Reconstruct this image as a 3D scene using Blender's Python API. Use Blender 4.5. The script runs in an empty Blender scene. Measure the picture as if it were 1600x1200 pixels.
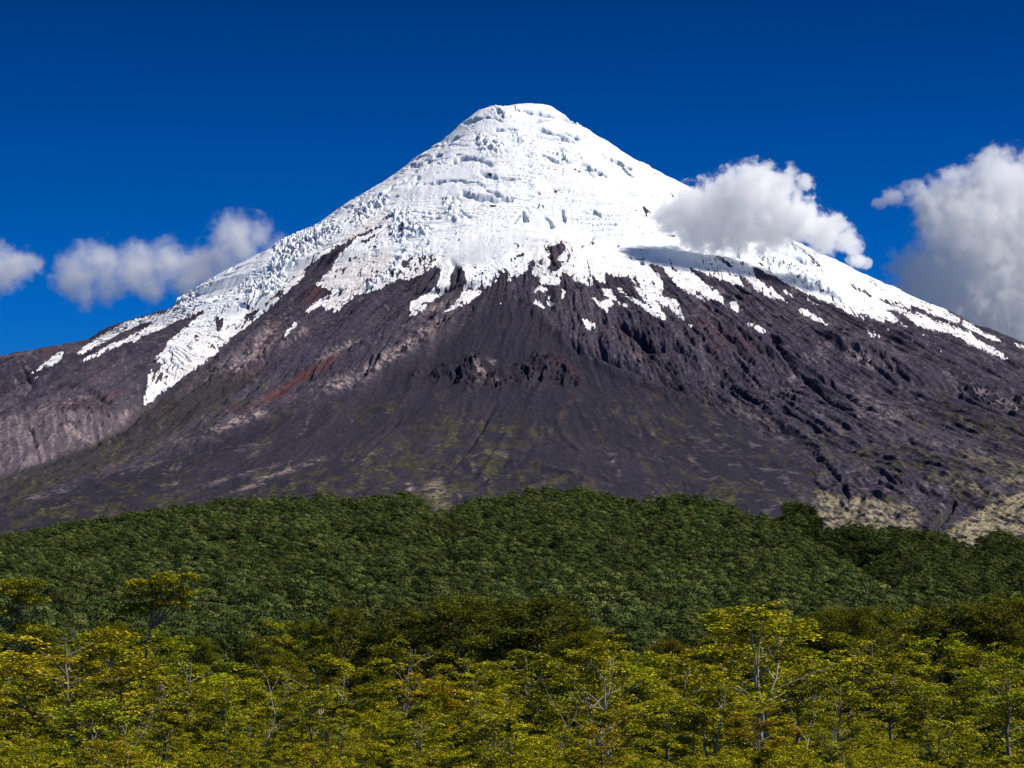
import bpy, math, random
import numpy as np
from mathutils import Vector

random.seed(7)
RNG = np.random.default_rng(11)
F = 4450.0            # focal length in photo pixels (1600 wide)
HY = 1130.0           # row of the true horizon
D = 10000.0           # distance to the summit axis, metres
X0 = (825 - 800) / F * D
SC = bpy.context.scene
COL = SC.collection

# ------------------------------------------------------------------ noise
_perm = np.random.default_rng(5).permutation(256).astype(np.int32)
_perm = np.concatenate([_perm, _perm, _perm])
_ga = np.linspace(0, 2 * math.pi, 16, endpoint=False)
_gx = np.cos(_ga).astype(np.float32); _gy = np.sin(_ga).astype(np.float32)

def perlin(x, y, seed=0):
    x = np.asarray(x, np.float32); y = np.asarray(y, np.float32)
    fx = np.floor(x); fy = np.floor(y)
    xf = x - fx; yf = y - fy
    xi = (fx.astype(np.int32) + seed * 37) & 255; yi = (fy.astype(np.int32) + seed * 91) & 255
    u = xf * xf * xf * (xf * (xf * 6 - 15) + 10); v = yf * yf * yf * (yf * (yf * 6 - 15) + 10)
    def g(ix, iy, dx, dy):
        h = _perm[_perm[ix & 255] + (iy & 255)] & 15
        return _gx[h] * dx + _gy[h] * dy
    a = g(xi, yi, xf, yf); b = g(xi + 1, yi, xf - 1, yf)
    c = g(xi, yi + 1, xf, yf - 1); d = g(xi + 1, yi + 1, xf - 1, yf - 1)
    ab = a + u * (b - a); cd = c + u * (d - c)
    return (ab + v * (cd - ab)) * 1.5

def fbm(x, y, octv=4, seed=0, gain=0.5, lac=2.03):
    s = 0; a = 1.0; t = 0
    for i in range(octv):
        s = s + a * perlin(x, y, seed + i * 3); t += a
        x = x * lac + 17.3; y = y * lac + 5.7; a *= gain
    return s / t

def ridged(x, y, octv=4, seed=0, gain=0.5, lac=2.03):
    s = 0; a = 1.0; t = 0
    for i in range(octv):
        n = 1 - np.abs(perlin(x, y, seed + i * 3))
        s = s + a * n * n; t += a
        x = x * lac + 11.3; y = y * lac + 3.7; a *= gain
    return s / t

def sstep(a, b, x):
    t = np.clip((x - a) / (b - a), 0, 1)
    return t * t * (3 - 2 * t)

# ------------------------------------------------------------------ survey maps of the slope (features traced once, stored by bearing and elevation)
MX0, MY0, MW, MH = -200, 100, 2000, 850
def new_map(): return np.zeros((MH, MW), np.float32)

def fill(m, pts, val=1.0):
    p = np.array(pts, np.float32) - [MX0, MY0]
    x0, y0 = np.floor(p.min(0)).astype(int) - 1; x1, y1 = np.ceil(p.max(0)).astype(int) + 2
    x0 = max(x0, 0); y0 = max(y0, 0); x1 = min(x1, MW); y1 = min(y1, MH)
    gx, gy = np.meshgrid(np.arange(x0, x1) + 0.5, np.arange(y0, y1) + 0.5)
    ins = np.zeros(gx.shape, bool)
    for i in range(len(p)):
        ax, ay = p[i]; bx, by = p[(i + 1) % len(p)]
        if ay == by: continue
        c = ((ay > gy) != (by > gy)) & (gx < (bx - ax) * (gy - ay) / (by - ay) + ax)
        ins ^= c
    m[y0:y1, x0:x1][ins] = val

def seg_dist(pts, pad):
    p = np.array(pts, np.float32)[:, :2] - [MX0, MY0]
    x0, y0 = (p.min(0) - pad).astype(int); x1, y1 = (p.max(0) + pad).astype(int) + 1
    x0 = max(x0, 0); y0 = max(y0, 0); x1 = min(x1, MW); y1 = min(y1, MH)
    gx, gy = np.meshgrid(np.arange(x0, x1) + 0.5, np.arange(y0, y1) + 0.5)
    best = np.full(gx.shape, 1e9, np.float32); sgn = np.zeros(gx.shape, np.float32); tt = np.zeros(gx.shape, np.float32)
    n = len(p) - 1
    for i in range(n):
        a = p[i]; b = p[i + 1]; ab = b - a; L = ab @ ab + 1e-6
        t = np.clip(((gx - a[0]) * ab[0] + (gy - a[1]) * ab[1]) / L, 0, 1)
        dx = gx - a[0] - t * ab[0]; dy = gy - a[1] - t * ab[1]
        d2 = dx * dx + dy * dy
        k = d2 < best
        best[k] = d2[k]; sgn[k] = np.sign(ab[0] * dy - ab[1] * dx)[k]; tt[k] = ((i + t) / n)[k]
    return (slice(y0, y1), slice(x0, x1)), np.sqrt(best), sgn, tt

def stroke(m, pts, w, val=1.0, taper=True):
    sl, d, s, t = seg_dist(pts, w * 3)
    k = np.exp(-(d / w) ** 2) * val
    if taper: k = k * np.clip(np.minimum(t, 1 - t) * 6 + 0.25, 0, 1)
    m[sl] = np.maximum(m[sl], k)

def blur(m, r):
    r = max(1, int(r))
    for _ in range(3):
        for ax in (0, 1):
            p = np.pad(m, [(r + 1, r) if a == ax else (0, 0) for a in (0, 1)], mode='edge')
            c = np.cumsum(p, axis=ax, dtype=np.float64)
            n = 2 * r + 1
            m = ((c[n:] - c[:-n]) if ax == 0 else (c[:, n:] - c[:, :-n])).astype(np.float32) / n
    return m

def sample(m, px, py):
    x = np.clip(px - MX0 - 0.5, 0, MW - 1.001); y = np.clip(py - MY0 - 0.5, 0, MH - 1.001)
    xi = x.astype(np.int32); yi = y.astype(np.int32); fx = x - xi; fy = y - yi
    a = m[yi, xi]; b = m[yi, xi + 1]; c = m[yi + 1, xi]; d = m[yi + 1, xi + 1]
    return a + fx * (b - a) + fy * (c - a + fx * (a - b - c + d))

snow = new_map()
# one outline for the ice cap, followed clockwise below from the far left ridge
fill(snow, [(262, 486), (240, 470), (300, 430), (480, 330), (600, 255), (700, 190), (740, 150), (900, 150), (960, 210), (1080, 265), (1230, 340), (1360, 405), (1460, 455), (1470, 478),
 (1487, 490), (1504, 502), (1495, 505), (1470, 497), (1440, 486), (1420, 484), (1440, 490), (1452, 494), (1472, 503), (1497, 511), (1514, 519), (1525, 528), (1542, 539), (1555, 543), (1570, 554), (1581, 565),
 (1562, 558), (1544, 551), (1521, 543), (1502, 530), (1486, 522), (1463, 519), (1456, 519), (1431, 506), (1411, 491), (1384, 479), (1392, 488), (1405, 500), (1420, 511), (1433, 523), (1420, 515), (1404, 502), (1397, 502), (1411, 517),
 (1390, 502), (1381, 498), (1382, 506), (1362, 496), (1343, 489), (1358, 504), (1337, 494), (1316, 484), (1294, 474), (1275, 465), (1252, 454), (1230, 444), (1213, 433), (1196, 427), (1181, 416), (1177, 418),
 (1179, 431), (1189, 441), (1206, 448), (1213, 457), (1226, 467), (1237, 479), (1219, 467), (1207, 467), (1181, 454), (1170, 440), (1159, 429), (1155, 433), (1164, 450), (1147, 444), (1125, 437), (1106, 429), (1084, 418), (1071, 414),
 (1087, 429), (1102, 441), (1119, 452), (1131, 467), (1132, 476), (1120, 470), (1105, 466), (1090, 455), (1077, 446), (1086, 457), (1097, 465), (1112, 483), (1097, 470), (1082, 462), (1069, 453), (1051, 442), (1041, 427), (1030, 420),
 (1021, 424), (1030, 429), (1036, 442), (1034, 462), (1050, 464), (1060, 472), (1062, 483), (1071, 500), (1060, 495), (1051, 485), (1045, 479), (1030, 481), (1041, 492), (1043, 503), (1026, 496), (1019, 492), (1004, 481), (989, 470), (974, 461), (959, 448), (970, 451),
 (983, 462), (1000, 472), (1015, 479), (1009, 470), (1000, 462), (991, 450), (985, 437), (995, 441), (1008, 452), (1017, 463), (1018, 460), (1005, 446), (990, 434), (975, 433), (962, 431), (944, 425), (946, 432), (947, 444), (937, 440), (927, 432), (927, 451),
 (914, 444), (902, 442), (891, 432), (877, 424), (876, 440), (870, 446), (847, 444), (838, 436), (831, 425), (836, 404), (827, 408), (825, 421), (817, 427), (799, 436), (789, 447), (795, 432), (792, 421), (780, 427), (778, 440), (769, 444), (750, 459), (731, 474), (703, 486), (692, 487), (711, 474), (722, 458), (729, 440),
 (726, 425), (716, 415), (704, 425), (703, 442), (701, 455), (682, 466), (666, 479), (654, 489), (637, 495), (640, 485), (641, 472), (662, 462), (681, 447), (686, 438), (690, 422), (682, 416), (658, 429), (630, 439), (628, 432), (600, 449), (580, 457), (556, 461), (542, 472), (535, 480), (520, 493), (522, 480), (509, 487), (505, 476),
 (482, 489), (469, 497), (480, 484), (503, 465), (520, 458), (510, 450), (492, 448), (507, 430), (518, 418), (526, 405), (535, 392), (550, 380), (561, 368), (548, 374), (535, 382), (512, 394), (490, 409), (475, 420), (477, 429), (462, 446), (449, 457), (436, 472), (416, 486), (399, 500), (387, 508), (371, 521), (357, 529), (356, 536), (342, 546), (339, 552), (322, 566),
 (305, 577), (281, 592), (260, 609), (237, 628), (223, 638), (226, 619), (230, 604), (231, 589), (234, 579), (240, 564), (256, 547), (262, 534), (271, 527), (283, 518), (302, 500), (290, 497), (262, 508), (240, 519), (222, 526), (203, 541), (212, 530), (190, 540), (160, 553), (133, 565), (120, 568), (140, 556), (165, 543), (190, 532), (215, 519), (245, 504), (230, 503), (210, 512), (190, 520), (165, 534), (150, 541), (130, 552), (103, 566),
 (118, 555), (128, 545), (140, 535), (160, 524), (180, 512), (200, 502), (230, 494)])
for q in ([(38, 588), (55, 578), (65, 570), (80, 558), (92, 549), (100, 549), (100, 555), (92, 565), (75, 573), (58, 580)], [(50, 591), (68, 584), (70, 586), (52, 593)],
 [(834, 457), (839, 449), (844, 444), (854, 447), (856, 455), (848, 457), (842, 452), (837, 459)], [(850, 459), (857, 462), (865, 474), (863, 484), (856, 477), (855, 468)], [(833, 468), (844, 470), (854, 484), (844, 481), (835, 474)],
 [(877, 447), (883, 455), (882, 468), (875, 468), (878, 457)], [(940, 449), (959, 453), (959, 461), (970, 472), (983, 477), (984, 484), (976, 481), (962, 470), (944, 461)],
 [(922, 462), (931, 466), (942, 472), (944, 466), (955, 470), (965, 479), (949, 479), (951, 491), (940, 481), (929, 472)], [(901, 491), (914, 498), (929, 502), (932, 509), (927, 515), (932, 523), (923, 515), (912, 509), (910, 500)],
 [(1139, 467), (1151, 474), (1161, 484), (1159, 489), (1146, 486), (1142, 480)], [(1157, 498), (1170, 504), (1185, 508), (1196, 516), (1198, 526), (1187, 519), (1170, 508), (1162, 503)], [(1054, 516), (1063, 518), (1062, 523), (1056, 521)],
 [(1074, 505), (1081, 509), (1083, 514), (1077, 511)], [(1215, 448), (1228, 453), (1250, 466), (1234, 462)], [(1258, 465), (1271, 470), (1282, 479), (1271, 476)], [(1245, 481), (1256, 483), (1284, 498), (1309, 513), (1296, 509), (1269, 500), (1252, 492)],
 [(1349, 511), (1362, 518), (1381, 528), (1366, 527), (1354, 520)], [(1583, 535), (1630, 552), (1625, 556), (1583, 540)], [(1421, 532), (1429, 536), (1421, 536)], [(1468, 546), (1475, 550), (1472, 552)], [(777, 472), (788, 474), (784, 477)],
 [(1461, 521), (1480, 531), (1499, 540), (1525, 551), (1553, 566), (1534, 556), (1516, 546), (1493, 536), (1474, 527)],
 [(1504, 500), (1521, 509), (1538, 519), (1559, 528), (1572, 538), (1549, 530), (1525, 521), (1504, 509)], [(450, 515), (466, 500), (462, 512), (440, 532)], [(1384, 512), (1396, 517), (1386, 516)], [(1436, 518), (1450, 526), (1446, 528)]):
    fill(snow, q)
# rock showing through the ice
for q in ([(851, 385), (862, 384), (881, 378), (885, 386), (881, 395), (870, 404), (877, 416), (876, 422), (861, 425), (855, 419), (862, 408), (855, 402), (861, 395)], [(838, 430), (844, 428), (845, 435), (840, 437)], [(241, 566), (254, 566), (248, 580), (239, 586), (238, 576)], [(238, 602), (250, 585), (262, 571), (260, 580), (248, 595), (240, 603)],
 [(680, 446), (690, 452), (686, 461), (681, 458)], [(691, 454), (698, 451), (696, 458)], [(305, 519), (312, 526), (306, 535), (303, 530)], [(337, 495), (350, 498), (345, 518), (338, 518)], [(385, 490), (392, 492), (397, 499), (380, 501)], [(413, 478), (430, 460), (450, 444), (440, 458), (422, 472), (395, 494), (388, 490)],
 [(622, 415), (640, 402), (652, 397), (644, 404), (636, 418)], [(660, 412), (680, 404), (688, 406), (672, 411)], [(640, 424), (655, 416), (650, 422)], [(736, 431), (746, 428), (744, 434)], [(1118, 400), (1128, 402), (1140, 410), (1152, 420), (1138, 417), (1126, 408)], [(1003, 322), (1018, 330), (1014, 336), (1005, 330)],
 [(981, 395), (990, 405), (992, 411), (985, 405)], [(1045, 413), (1058, 420), (1058, 427), (1050, 423)], [(1010, 408), (1035, 418), (1040, 424), (1022, 424)], [(284, 504), (300, 494), (320, 482), (318, 488), (306, 499), (290, 506)], [(1195, 445), (1206, 450), (1197, 451)]):
    fill(snow, q, 0.0)
cut = new_map()
for pts, w in (([(1328, 442), (1336, 450), (1352, 456), (1367, 467)], 2.2), ([(1375, 467), (1399, 477)], 2), ([(1401, 477), (1433, 491)], 1.6), ([(1422, 479), (1450, 489)], 2.4), ([(1450, 492), (1476, 504)], 3.4), ([(1343, 412), (1373, 452)], 1.0), ([(1236, 386), (1275, 405)], 2), ([(1265, 408), (1284, 417)], 1.8),
               ([(1398, 470), (1412, 475)], 1), ([(430, 475), (455, 455)], 1.3), ([(262, 489), (290, 474), (310, 462)], 1.2), ([(700, 395), (712, 392)], 1), ([(245, 495), (275, 478)], 1.3), ([(905, 390), (912, 383)], 2), ([(795, 410), (820, 396)], 1.4), ([(806, 404), (813, 398)], 2), ([(834, 402), (835, 396)], 2), ([(841, 412), (845, 405)], 2.4),
               ([(555, 372), (575, 362), (600, 352)], 2.2), ([(565, 380), (590, 365)], 1.8), ([(640, 420), (668, 398), (700, 400)], 1.6), ([(655, 424), (690, 410)], 1.3), ([(505, 470), (540, 450)], 1.6), ([(528, 462), (560, 452)], 1.3), ([(540, 410), (560, 402)], 1.5), ([(520, 425), (545, 418)], 1.7)):
    stroke(cut, pts, w)
snow = np.clip(snow - cut * 1.2, 0, 1)
snow_b = blur(snow, 1); snow_near = blur(snow, 12)

# relief: gullies (depth m), crests, seracs, crevasse walls
gully = new_map(); gully_w = {}
for pts, w, dep in (([(950, 490), (975, 508), (1000, 528), (1015, 545), (1040, 552)], 6, 26), ([(1190, 500), (1215, 540), (1240, 570), (1270, 600), (1300, 630), (1330, 648)], 7, 28), ([(880, 525), (905, 548), (935, 556), (980, 580)], 6, 24), ([(1150, 520), (1180, 545), (1210, 562)], 5, 16),
    ([(1255, 700), (1290, 722), (1308, 745), (1325, 775), (1322, 800)], 5, 13), ([(1340, 718), (1370, 735), (1400, 750), (1450, 762), (1490, 778), (1475, 808), (1460, 822), (1480, 832)], 5, 20), ([(1410, 672), (1430, 690), (1470, 700), (1530, 712), (1600, 728), (1680, 740)], 4, 16),
    ([(1515, 745), (1545, 770), (1600, 790), (1650, 805)], 4, 12), ([(1085, 545), (1110, 552), (1125, 560)], 5, 18), ([(1140, 540), (1170, 565), (1200, 590)], 4, 12), ([(1340, 545), (1390, 562), (1420, 590), (1500, 615), (1600, 640)], 5, 20), ([(1265, 520), (1320, 545), (1360, 560)], 5, 14),
    ([(1100, 590), (1150, 612), (1200, 640)], 4, 12), ([(960, 560), (1010, 595), (1080, 622), (1130, 640)], 3, 8), ([(690, 795), (760, 745), (800, 715)], 4, 9), ([(560, 720), (590, 690), (630, 650)], 3, 6), ([(780, 620), (740, 690), (700, 740)], 4, 8),
    ([(470, 505), (430, 545), (390, 575), (330, 600)], 5, 14), ([(600, 560), (520, 605), (430, 640)], 4, 10), ([(640, 520), (560, 560), (480, 590)], 4, 9), ([(700, 400), (716, 418), (712, 450)], 5, 10), ([(60, 600), (140, 610), (200, 640)], 5, 10), ([(100, 640), (150, 650), (175, 690)], 4, 9), ([(40, 660), (60, 690), (110, 700)], 4, 8), ([(30, 570), (50, 600), (40, 620)], 4, 8),
    ([(1010, 425), (1060, 430), (1100, 455)], 4, 6), ([(1230, 560), (1300, 600), (1350, 640)], 4, 14), ([(1480, 590), (1550, 610), (1620, 640)], 4, 14), ([(1350, 680), (1420, 705), (1500, 730)], 3, 7)):
    sl, d, s, t = seg_dist(pts, w * 4)
    k = np.clip(np.minimum(t, 1 - t) * 6, 0, 1) * dep
    # steep wall on the side facing away from the light, gentle floor on the other
    side = np.where(d < w, np.exp(-(d / (w * 0.8)) ** 2), np.exp(-(d / (w * 0.8)) ** 2))
    gully[sl] = np.maximum(gully[sl], k * side)
canyon = new_map()
sl, d, s, t = seg_dist([(-160, 790), (0, 745), (70, 722), (150, 690), (195, 668), (230, 642), (270, 607), (330, 568), (385, 525), (440, 478)], 130)
up = s < 0
canyon[sl] = np.where(up if True else ~up, np.exp(-((d - 12) / 26) ** 2) * sstep(0, 5, d), 0) * np.clip((1 - t) * 3.0, 0, 1)
ridge = new_map()
for pts, w, hgt in (([(770, 470), (700, 515), (640, 555), (560, 600), (470, 635), (330, 680), (180, 730)], 9, 14), ([(800, 455), (850, 500), (890, 535), (950, 575), (1060, 620), (1180, 660)], 8, 12), ([(480, 500), (420, 560), (330, 610), (260, 650)], 8, 18), ([(820, 420), (795, 445), (760, 470)], 5, 8),
                   ([(865, 650), (880, 680), (905, 700), (960, 690)], 3, 4), ([(800, 655), (780, 700), (740, 760)], 4, 5), ([(820, 720), (880, 740), (960, 765)], 4, 6), ([(480, 420), (530, 390), (560, 370)], 6, 10), ([(0, 570), (60, 552), (120, 545)], 6, 5),
                   ([(1010, 480), (1060, 540), (1120, 590)], 9, 14), ([(1120, 480), (1180, 530), (1260, 580)], 9, 14), ([(1280, 520), (1360, 545), (1450, 580), (1600, 620)], 8, 12)):
    sl, d, s, t = seg_dist(pts, w * 4)
    ridge[sl] = np.maximum(ridge[sl], np.exp(-(d / w) ** 2) * hgt * np.clip(np.minimum(t, 1 - t) * 6, 0, 1))
crag = new_map()
fill(crag, [(670, 592), (688, 574), (715, 572), (735, 556), (752, 553), (775, 566), (758, 572), (745, 580), (775, 585), (800, 578), (815, 570), (830, 566), (836, 552), (846, 556), (872, 560), (893, 574), (910, 592), (905, 606), (870, 600), (830, 606), (790, 606), (740, 606), (705, 602)])
fill(crag, [(640, 585), (660, 576), (672, 580), (650, 592)], 0.6)
fill(crag, [(1310, 545), (1340, 535), (1385, 550), (1420, 575), (1400, 585), (1360, 575), (1325, 560)], 0.8)
fill(crag, [(1500, 600), (1560, 605), (1640, 625), (1640, 650), (1560, 640), (1500, 620)], 0.7)
fill(crag, [(880, 520), (1000, 500), (1200, 520), (1260, 600), (1300, 650), (1150, 640), (1000, 580)], 0.27)
fill(crag, [(60, 630), (200, 640), (160, 680), (60, 680)], 0.5)
fill(crag, [(330, 560), (450, 500), (480, 470), (500, 500), (420, 570), (320, 610)], 0.4)
fill(crag, [(560, 570), (700, 490), (720, 490), (640, 550), (520, 610)], 0.4)
crag = blur(crag, 3)
serac = new_map()
for q in ([(548, 325), (575, 318), (600, 303), (610, 312), (585, 332), (562, 356), (548, 348)], [(608, 328), (640, 328), (640, 350), (632, 378), (612, 378)], [(692, 308), (716, 308), (722, 345), (702, 353)], [(742, 206), (765, 212), (788, 228), (786, 246), (760, 242), (746, 232)], [(865, 232), (885, 236), (915, 245), (880, 256)],
          [(768, 168), (790, 168), (790, 182), (770, 182)], [(370, 450), (420, 430), (450, 430), (430, 455), (390, 470)], [(630, 348), (676, 356), (670, 376), (640, 366)], [(800, 205), (825, 215), (815, 225), (800, 218)], [(270, 475), (300, 458), (306, 466), (280, 482)], [(560, 440), (600, 430), (620, 400), (640, 380), (625, 425), (570, 455)],
          [(905, 255), (945, 270), (940, 282), (912, 268)], [(1190, 395), (1260, 420), (1330, 470), (1300, 465), (1240, 440), (1180, 408)], [(430, 380), (520, 345), (540, 355), (470, 400), (420, 440)]):
    fill(serac, q)
serac = blur(serac, 3)
wall = new_map()      # ice cliffs: ground drops on the downhill side
for pts, w in (([(706, 255), (722, 247), (745, 249), (770, 259)], 2.6), ([(722, 300), (745, 311), (775, 313), (800, 313)], 2.6), ([(660, 288), (700, 280), (745, 285)], 1.8), ([(835, 188), (860, 186)], 1.4), ([(800, 170), (840, 176), (880, 184), (905, 195)], 1.8), ([(838, 200), (870, 212), (895, 222)], 2.2), ([(875, 205), (905, 218)], 1.8),
               ([(910, 255), (925, 268), (945, 275)], 3), ([(690, 225), (718, 214)], 2.6), ([(640, 262), (675, 250)], 2), ([(680, 243), (688, 245)], 2.4), ([(740, 188), (760, 183), (785, 188)], 1.6), ([(775, 203), (805, 203)], 1.2), ([(640, 290), (655, 278)], 2.4), ([(570, 322), (610, 295), (650, 270)], 1.3), ([(725, 194), (745, 185)], 2),
               ([(635, 329), (665, 332), (690, 331)], 1.3), ([(640, 340), (690, 342)], 1.3), ([(720, 330), (735, 340)], 1.6), ([(815, 330), (822, 345)], 2), ([(875, 330), (882, 345)], 2.2), ([(850, 340), (865, 355)], 2.2), ([(845, 240), (868, 252), (870, 252)], 1.4), ([(770, 285), (810, 280)], 1.2), ([(640, 385), (668, 378)], 1.6), ([(800, 350), (812, 338)], 1.4), ([(925, 330), (940, 340)], 1.6),
               ([(960, 250), (985, 262)], 1.4), ([(940, 240), (970, 258), (990, 275)], 1.6), ([(920, 380), (930, 370)], 2), ([(1215, 392), (1240, 400), (1262, 412)], 2.2), ([(1230, 375), (1265, 395)], 1.8), ([(330, 470), (360, 452)], 1.6), ([(375, 474), (385, 482)], 3), ([(560, 300), (600, 280)], 1.4), ([(750, 270), (775, 278)], 3), ([(760, 300), (780, 305)], 1.6)):
    stroke(wall, pts, w * 0.85)

# ------------------------------------------------------------------ volcano height field
RR = np.array([0, 56, 90, 124, 169, 258, 393, 528, 685, 843, 978, 1067, 1180, 1292, 1404, 1517, 1629, 1742, 1876, 2056, 2281, 2506, 3200, 4200, 5000, 5700, 6500, 9000, 20000], float)
HR = np.array([2170, 2161, 2157, 2131, 2101, 2041, 1956, 1878, 1788, 1686, 1627, 1578, 1523, 1462, 1406, 1351, 1283, 1244, 1182, 1108, 1002, 887, 671, 400, 275, 190, 120, 20, -150], float)
RL = np.array([0, 11, 79, 146, 191, 236, 281, 326, 416, 506, 596, 685, 775, 865, 955, 1067, 1180, 1213, 1265, 1315, 1404, 1517, 1607, 1640, 1719, 1787, 1854, 1989, 2191, 2438, 2663, 3200, 4200, 5000, 5700, 6500, 9000, 20000], float)
HL = np.array([2170, 2166, 2153, 2150, 2135, 2100, 2055, 2015, 1952, 1884, 1827, 1770, 1703, 1653, 1605, 1543, 1471, 1454, 1399, 1368, 1338, 1298, 1238, 1222, 1205, 1179, 1152, 1129, 1098, 1011, 909, 684, 400, 275, 190, 120, 20, -150], float)

def base_h(X, Y):
    dx = X - X0; dy = Y - D
    r = np.sqrt(dx * dx + dy * dy)
    hr = np.interp(r, RR, HR); hl = np.interp(r, RL, HL)
    c = dx / np.maximum(r, 1)
    w = sstep(-0.95, 0.1, c)
    return hl + (hr - hl) * w

def grid_axes():
    u = np.concatenate([np.linspace(-0.62, -0.26, 26)[:-1], np.linspace(-0.26, -0.188, 40)[:-1], np.linspace(-0.188, 0.188, 1300), np.linspace(0.188, 0.26, 40)[1:], np.linspace(0.26, 0.62, 26)[1:]])
    y = np.concatenate([np.linspace(4250, 5600, 60)[:-1], np.linspace(5600, 7600, 450)[:-1], np.linspace(7600, 9900, 500)[:-1], np.linspace(9900, 10320, 110)[:-1], np.linspace(10320, 17000, 60)])
    return u, y

u_ax, y_ax = grid_axes()
NU, NY = len(u_ax), len(y_ax)
U, Y = np.meshgrid(u_ax, y_ax)
X = U * Y
Z = base_h(X, Y)
dx = X - X0; dy = D - Y
r = np.sqrt(dx * dx + dy * dy); th = np.arctan2(dx, dy)
px = 800 + F * U
py = HY - F * Z / Y
fr = sstep(10450, 10200, Y)                       # detail only where it can be seen
# large relief
wth = th + 0.018 * fbm(X / 900, Y / 900, 2, 41) + 0.004 * fbm(X / 120, Y / 120, 2, 44)
snow0 = sample(snow_b, px, py); near0 = sample(snow_near, px, py)
rockness = 1 - sample(blur(snow, 5), px, py)
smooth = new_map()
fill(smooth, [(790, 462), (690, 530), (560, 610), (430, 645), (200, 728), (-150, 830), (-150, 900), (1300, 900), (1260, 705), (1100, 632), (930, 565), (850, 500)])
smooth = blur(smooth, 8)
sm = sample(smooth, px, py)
rg = ridged(wth * 26, r / 900, 4, 3)
rg2 = ridged(wth * 70 + 0.5 * fbm(X / 150, Y / 150, 2, 8), r / 420, 3, 9)
amp = rockness * (1 - 0.72 * sm) * sstep(300, 1500, r)
big = (rg - 0.6) * 26 * amp + (rg2 - 0.6) * 15 * amp + (ridged(wth * 150 + 9, r / 700, 2, 13) - 0.6) * 5 * amp * (1 - 0.8 * sm)
big += fbm(X / 420, Y / 420, 3, 15) * 10 * sstep(200, 900, r)
big -= sample(gully, px, py) * 1.0
big += sample(blur(ridge, 1), px, py)
big -= sample(blur(canyon, 2), px, py) * 95
Z1 = Z + big * fr
py1 = HY - F * Z1 / Y
# crags, ice, fine relief
cr = sample(crag, px, py1)
ck = ridged(X / 48 + 0.6 * fbm(X / 60, Y / 60, 2, 4), Y / 85, 5, 21, 0.62)
Z1 += cr * ((ck - 0.45) * 54 + 4) * fr
jx = 7 * fbm(X / 45, Y / 60, 3, 301); jy = 5 * fbm(X / 38, Y / 50, 3, 305)
se = sample(serac, px + jx, py1 + jy)
wl = np.clip(sample(wall, px + jx, py1 + jy) * (1.0 + 0.35 * fbm(X / 30, Y / 34, 3, 309)), 0, 1.2)
sn_b = sample(blur(snow, 2), px, py1)
# crevasses run across the fall line, so they follow the contours
cv_u = wth * r / 170; cv_r = (r + 60 * fbm(X / 260, Y / 260, 2, 61) + 6 * fbm(X / 40, Y / 40, 2, 63)) / 24
cv = 1 - np.abs(perlin(cv_u, cv_r, 31))
cvm = sstep(-0.05, 0.25, fbm(X / 260, Y / 330, 3, 71) + 0.1)
crev = sstep(0.925, 0.985, cv) * cvm * sstep(150, 300, r)
cv2 = 1 - np.abs(perlin(wth * r / 110 + 3, (r + 40 * fbm(X / 140, Y / 140, 2, 66)) / 15, 36))
crev2 = sstep(0.935, 0.985, cv2) * sstep(-0.05, 0.3, fbm(X / 170 + 7, Y / 200, 2, 75))
# terraces of ice: a slow ramp then an abrupt drop
tr = (r + 70 * fbm(X / 210, Y / 210, 3, 81)) / 62
saw = tr - np.floor(tr)
ter = (sstep(0.0, 0.86, saw) - sstep(0.86, 1.0, saw)) * sstep(0.02, 0.36, fbm(X / 200 + 9, Y / 260, 3, 83))
ice = -crev * 12 - crev2 * 7 + ter * 5.5 + fbm(X / 60, Y / 70, 4, 51) * 3.0 + fbm(wth * r / 22, r / 150, 3, 55) * 1.3 + fbm(wth * r / 210, r / 190, 3, 57) * 7 + fbm(X / 18, Y / 24, 2, 53) * 0.9
blk = sstep(-0.08, 0.10, perlin(wth * r / 30 + 0.3 * fbm(X / 30, Y / 30, 2, 92), r / 22, 91)) + 0.6 * sstep(-0.06, 0.08, perlin(wth * r / 15, r / 13, 95)) - 0.3 * sstep(0.1, 0.2, np.abs(perlin(wth * r / 9, r / 9, 97)))
ice += se * (blk * 14 - 8) - wl * 30
rockf = (ridged(X / 70, Y / 85, 4, 101) - 0.55) * 7 + fbm(X / 22, Y / 26, 3, 105) * 3.2
rockf *= (1 - 0.92 * sm)
rockf += (ridged(wth * 150, r / 260, 2, 111) - 0.6) * 1.6 * (1 - 0.5 * sm)
summit = sstep(20, 220, r)
Z2 = Z1 + (sn_b * ice * (0.25 + 0.75 * summit) + (1 - sn_b) * rockf) * fr

# ------------------------------------------------------------------ cover: snow and colours of rock, ash, scree, grass
pyc = HY - F * Z1 / Y
rag = 0.60 * fbm(wth * r / 11, r / 80, 3, 121, 0.6) + 0.30 * fbm(X / 9, Y / 13, 3, 125, 0.6)
nearc = sample(snow_near, px, pyc)
fleck = sstep(0.62, 0.85, ridged(wth * r / 26, r / 120, 3, 131)) * sstep(0.995, 0.75, nearc) * sstep(0.25, 0.5, fbm(X / 80, Y / 80, 2, 135) + 0.35)
near2 = sample(blur(snow, 26), px, pyc)
streak2 = sstep(0.72, 0.86, ridged(wth * r / 24, r / 330, 3, 451, 0.55)) * sstep(0.995, 0.80, near2) * sstep(-0.05, 0.3, fbm(wth * r / 110, r / 220, 2, 455) + 0.12 * sstep(1000, 1250, px))
S = sstep(0.40, 0.60, 0.5 * sample(snow_b, px, pyc) + 0.5 * sample(blur(snow, 3), px, pyc) + rag - 0.75 * fleck - 0.85 * streak2)
streak_in_ice = sstep(0.70, 0.86, ridged(wth * r / 34, r / 260, 3, 311)) * sstep(0.12, 0.45, fbm(X / 150, Y / 170, 3, 315) + 0.25 * sstep(720, 560, px)) * sstep(420, 900, r)
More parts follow.
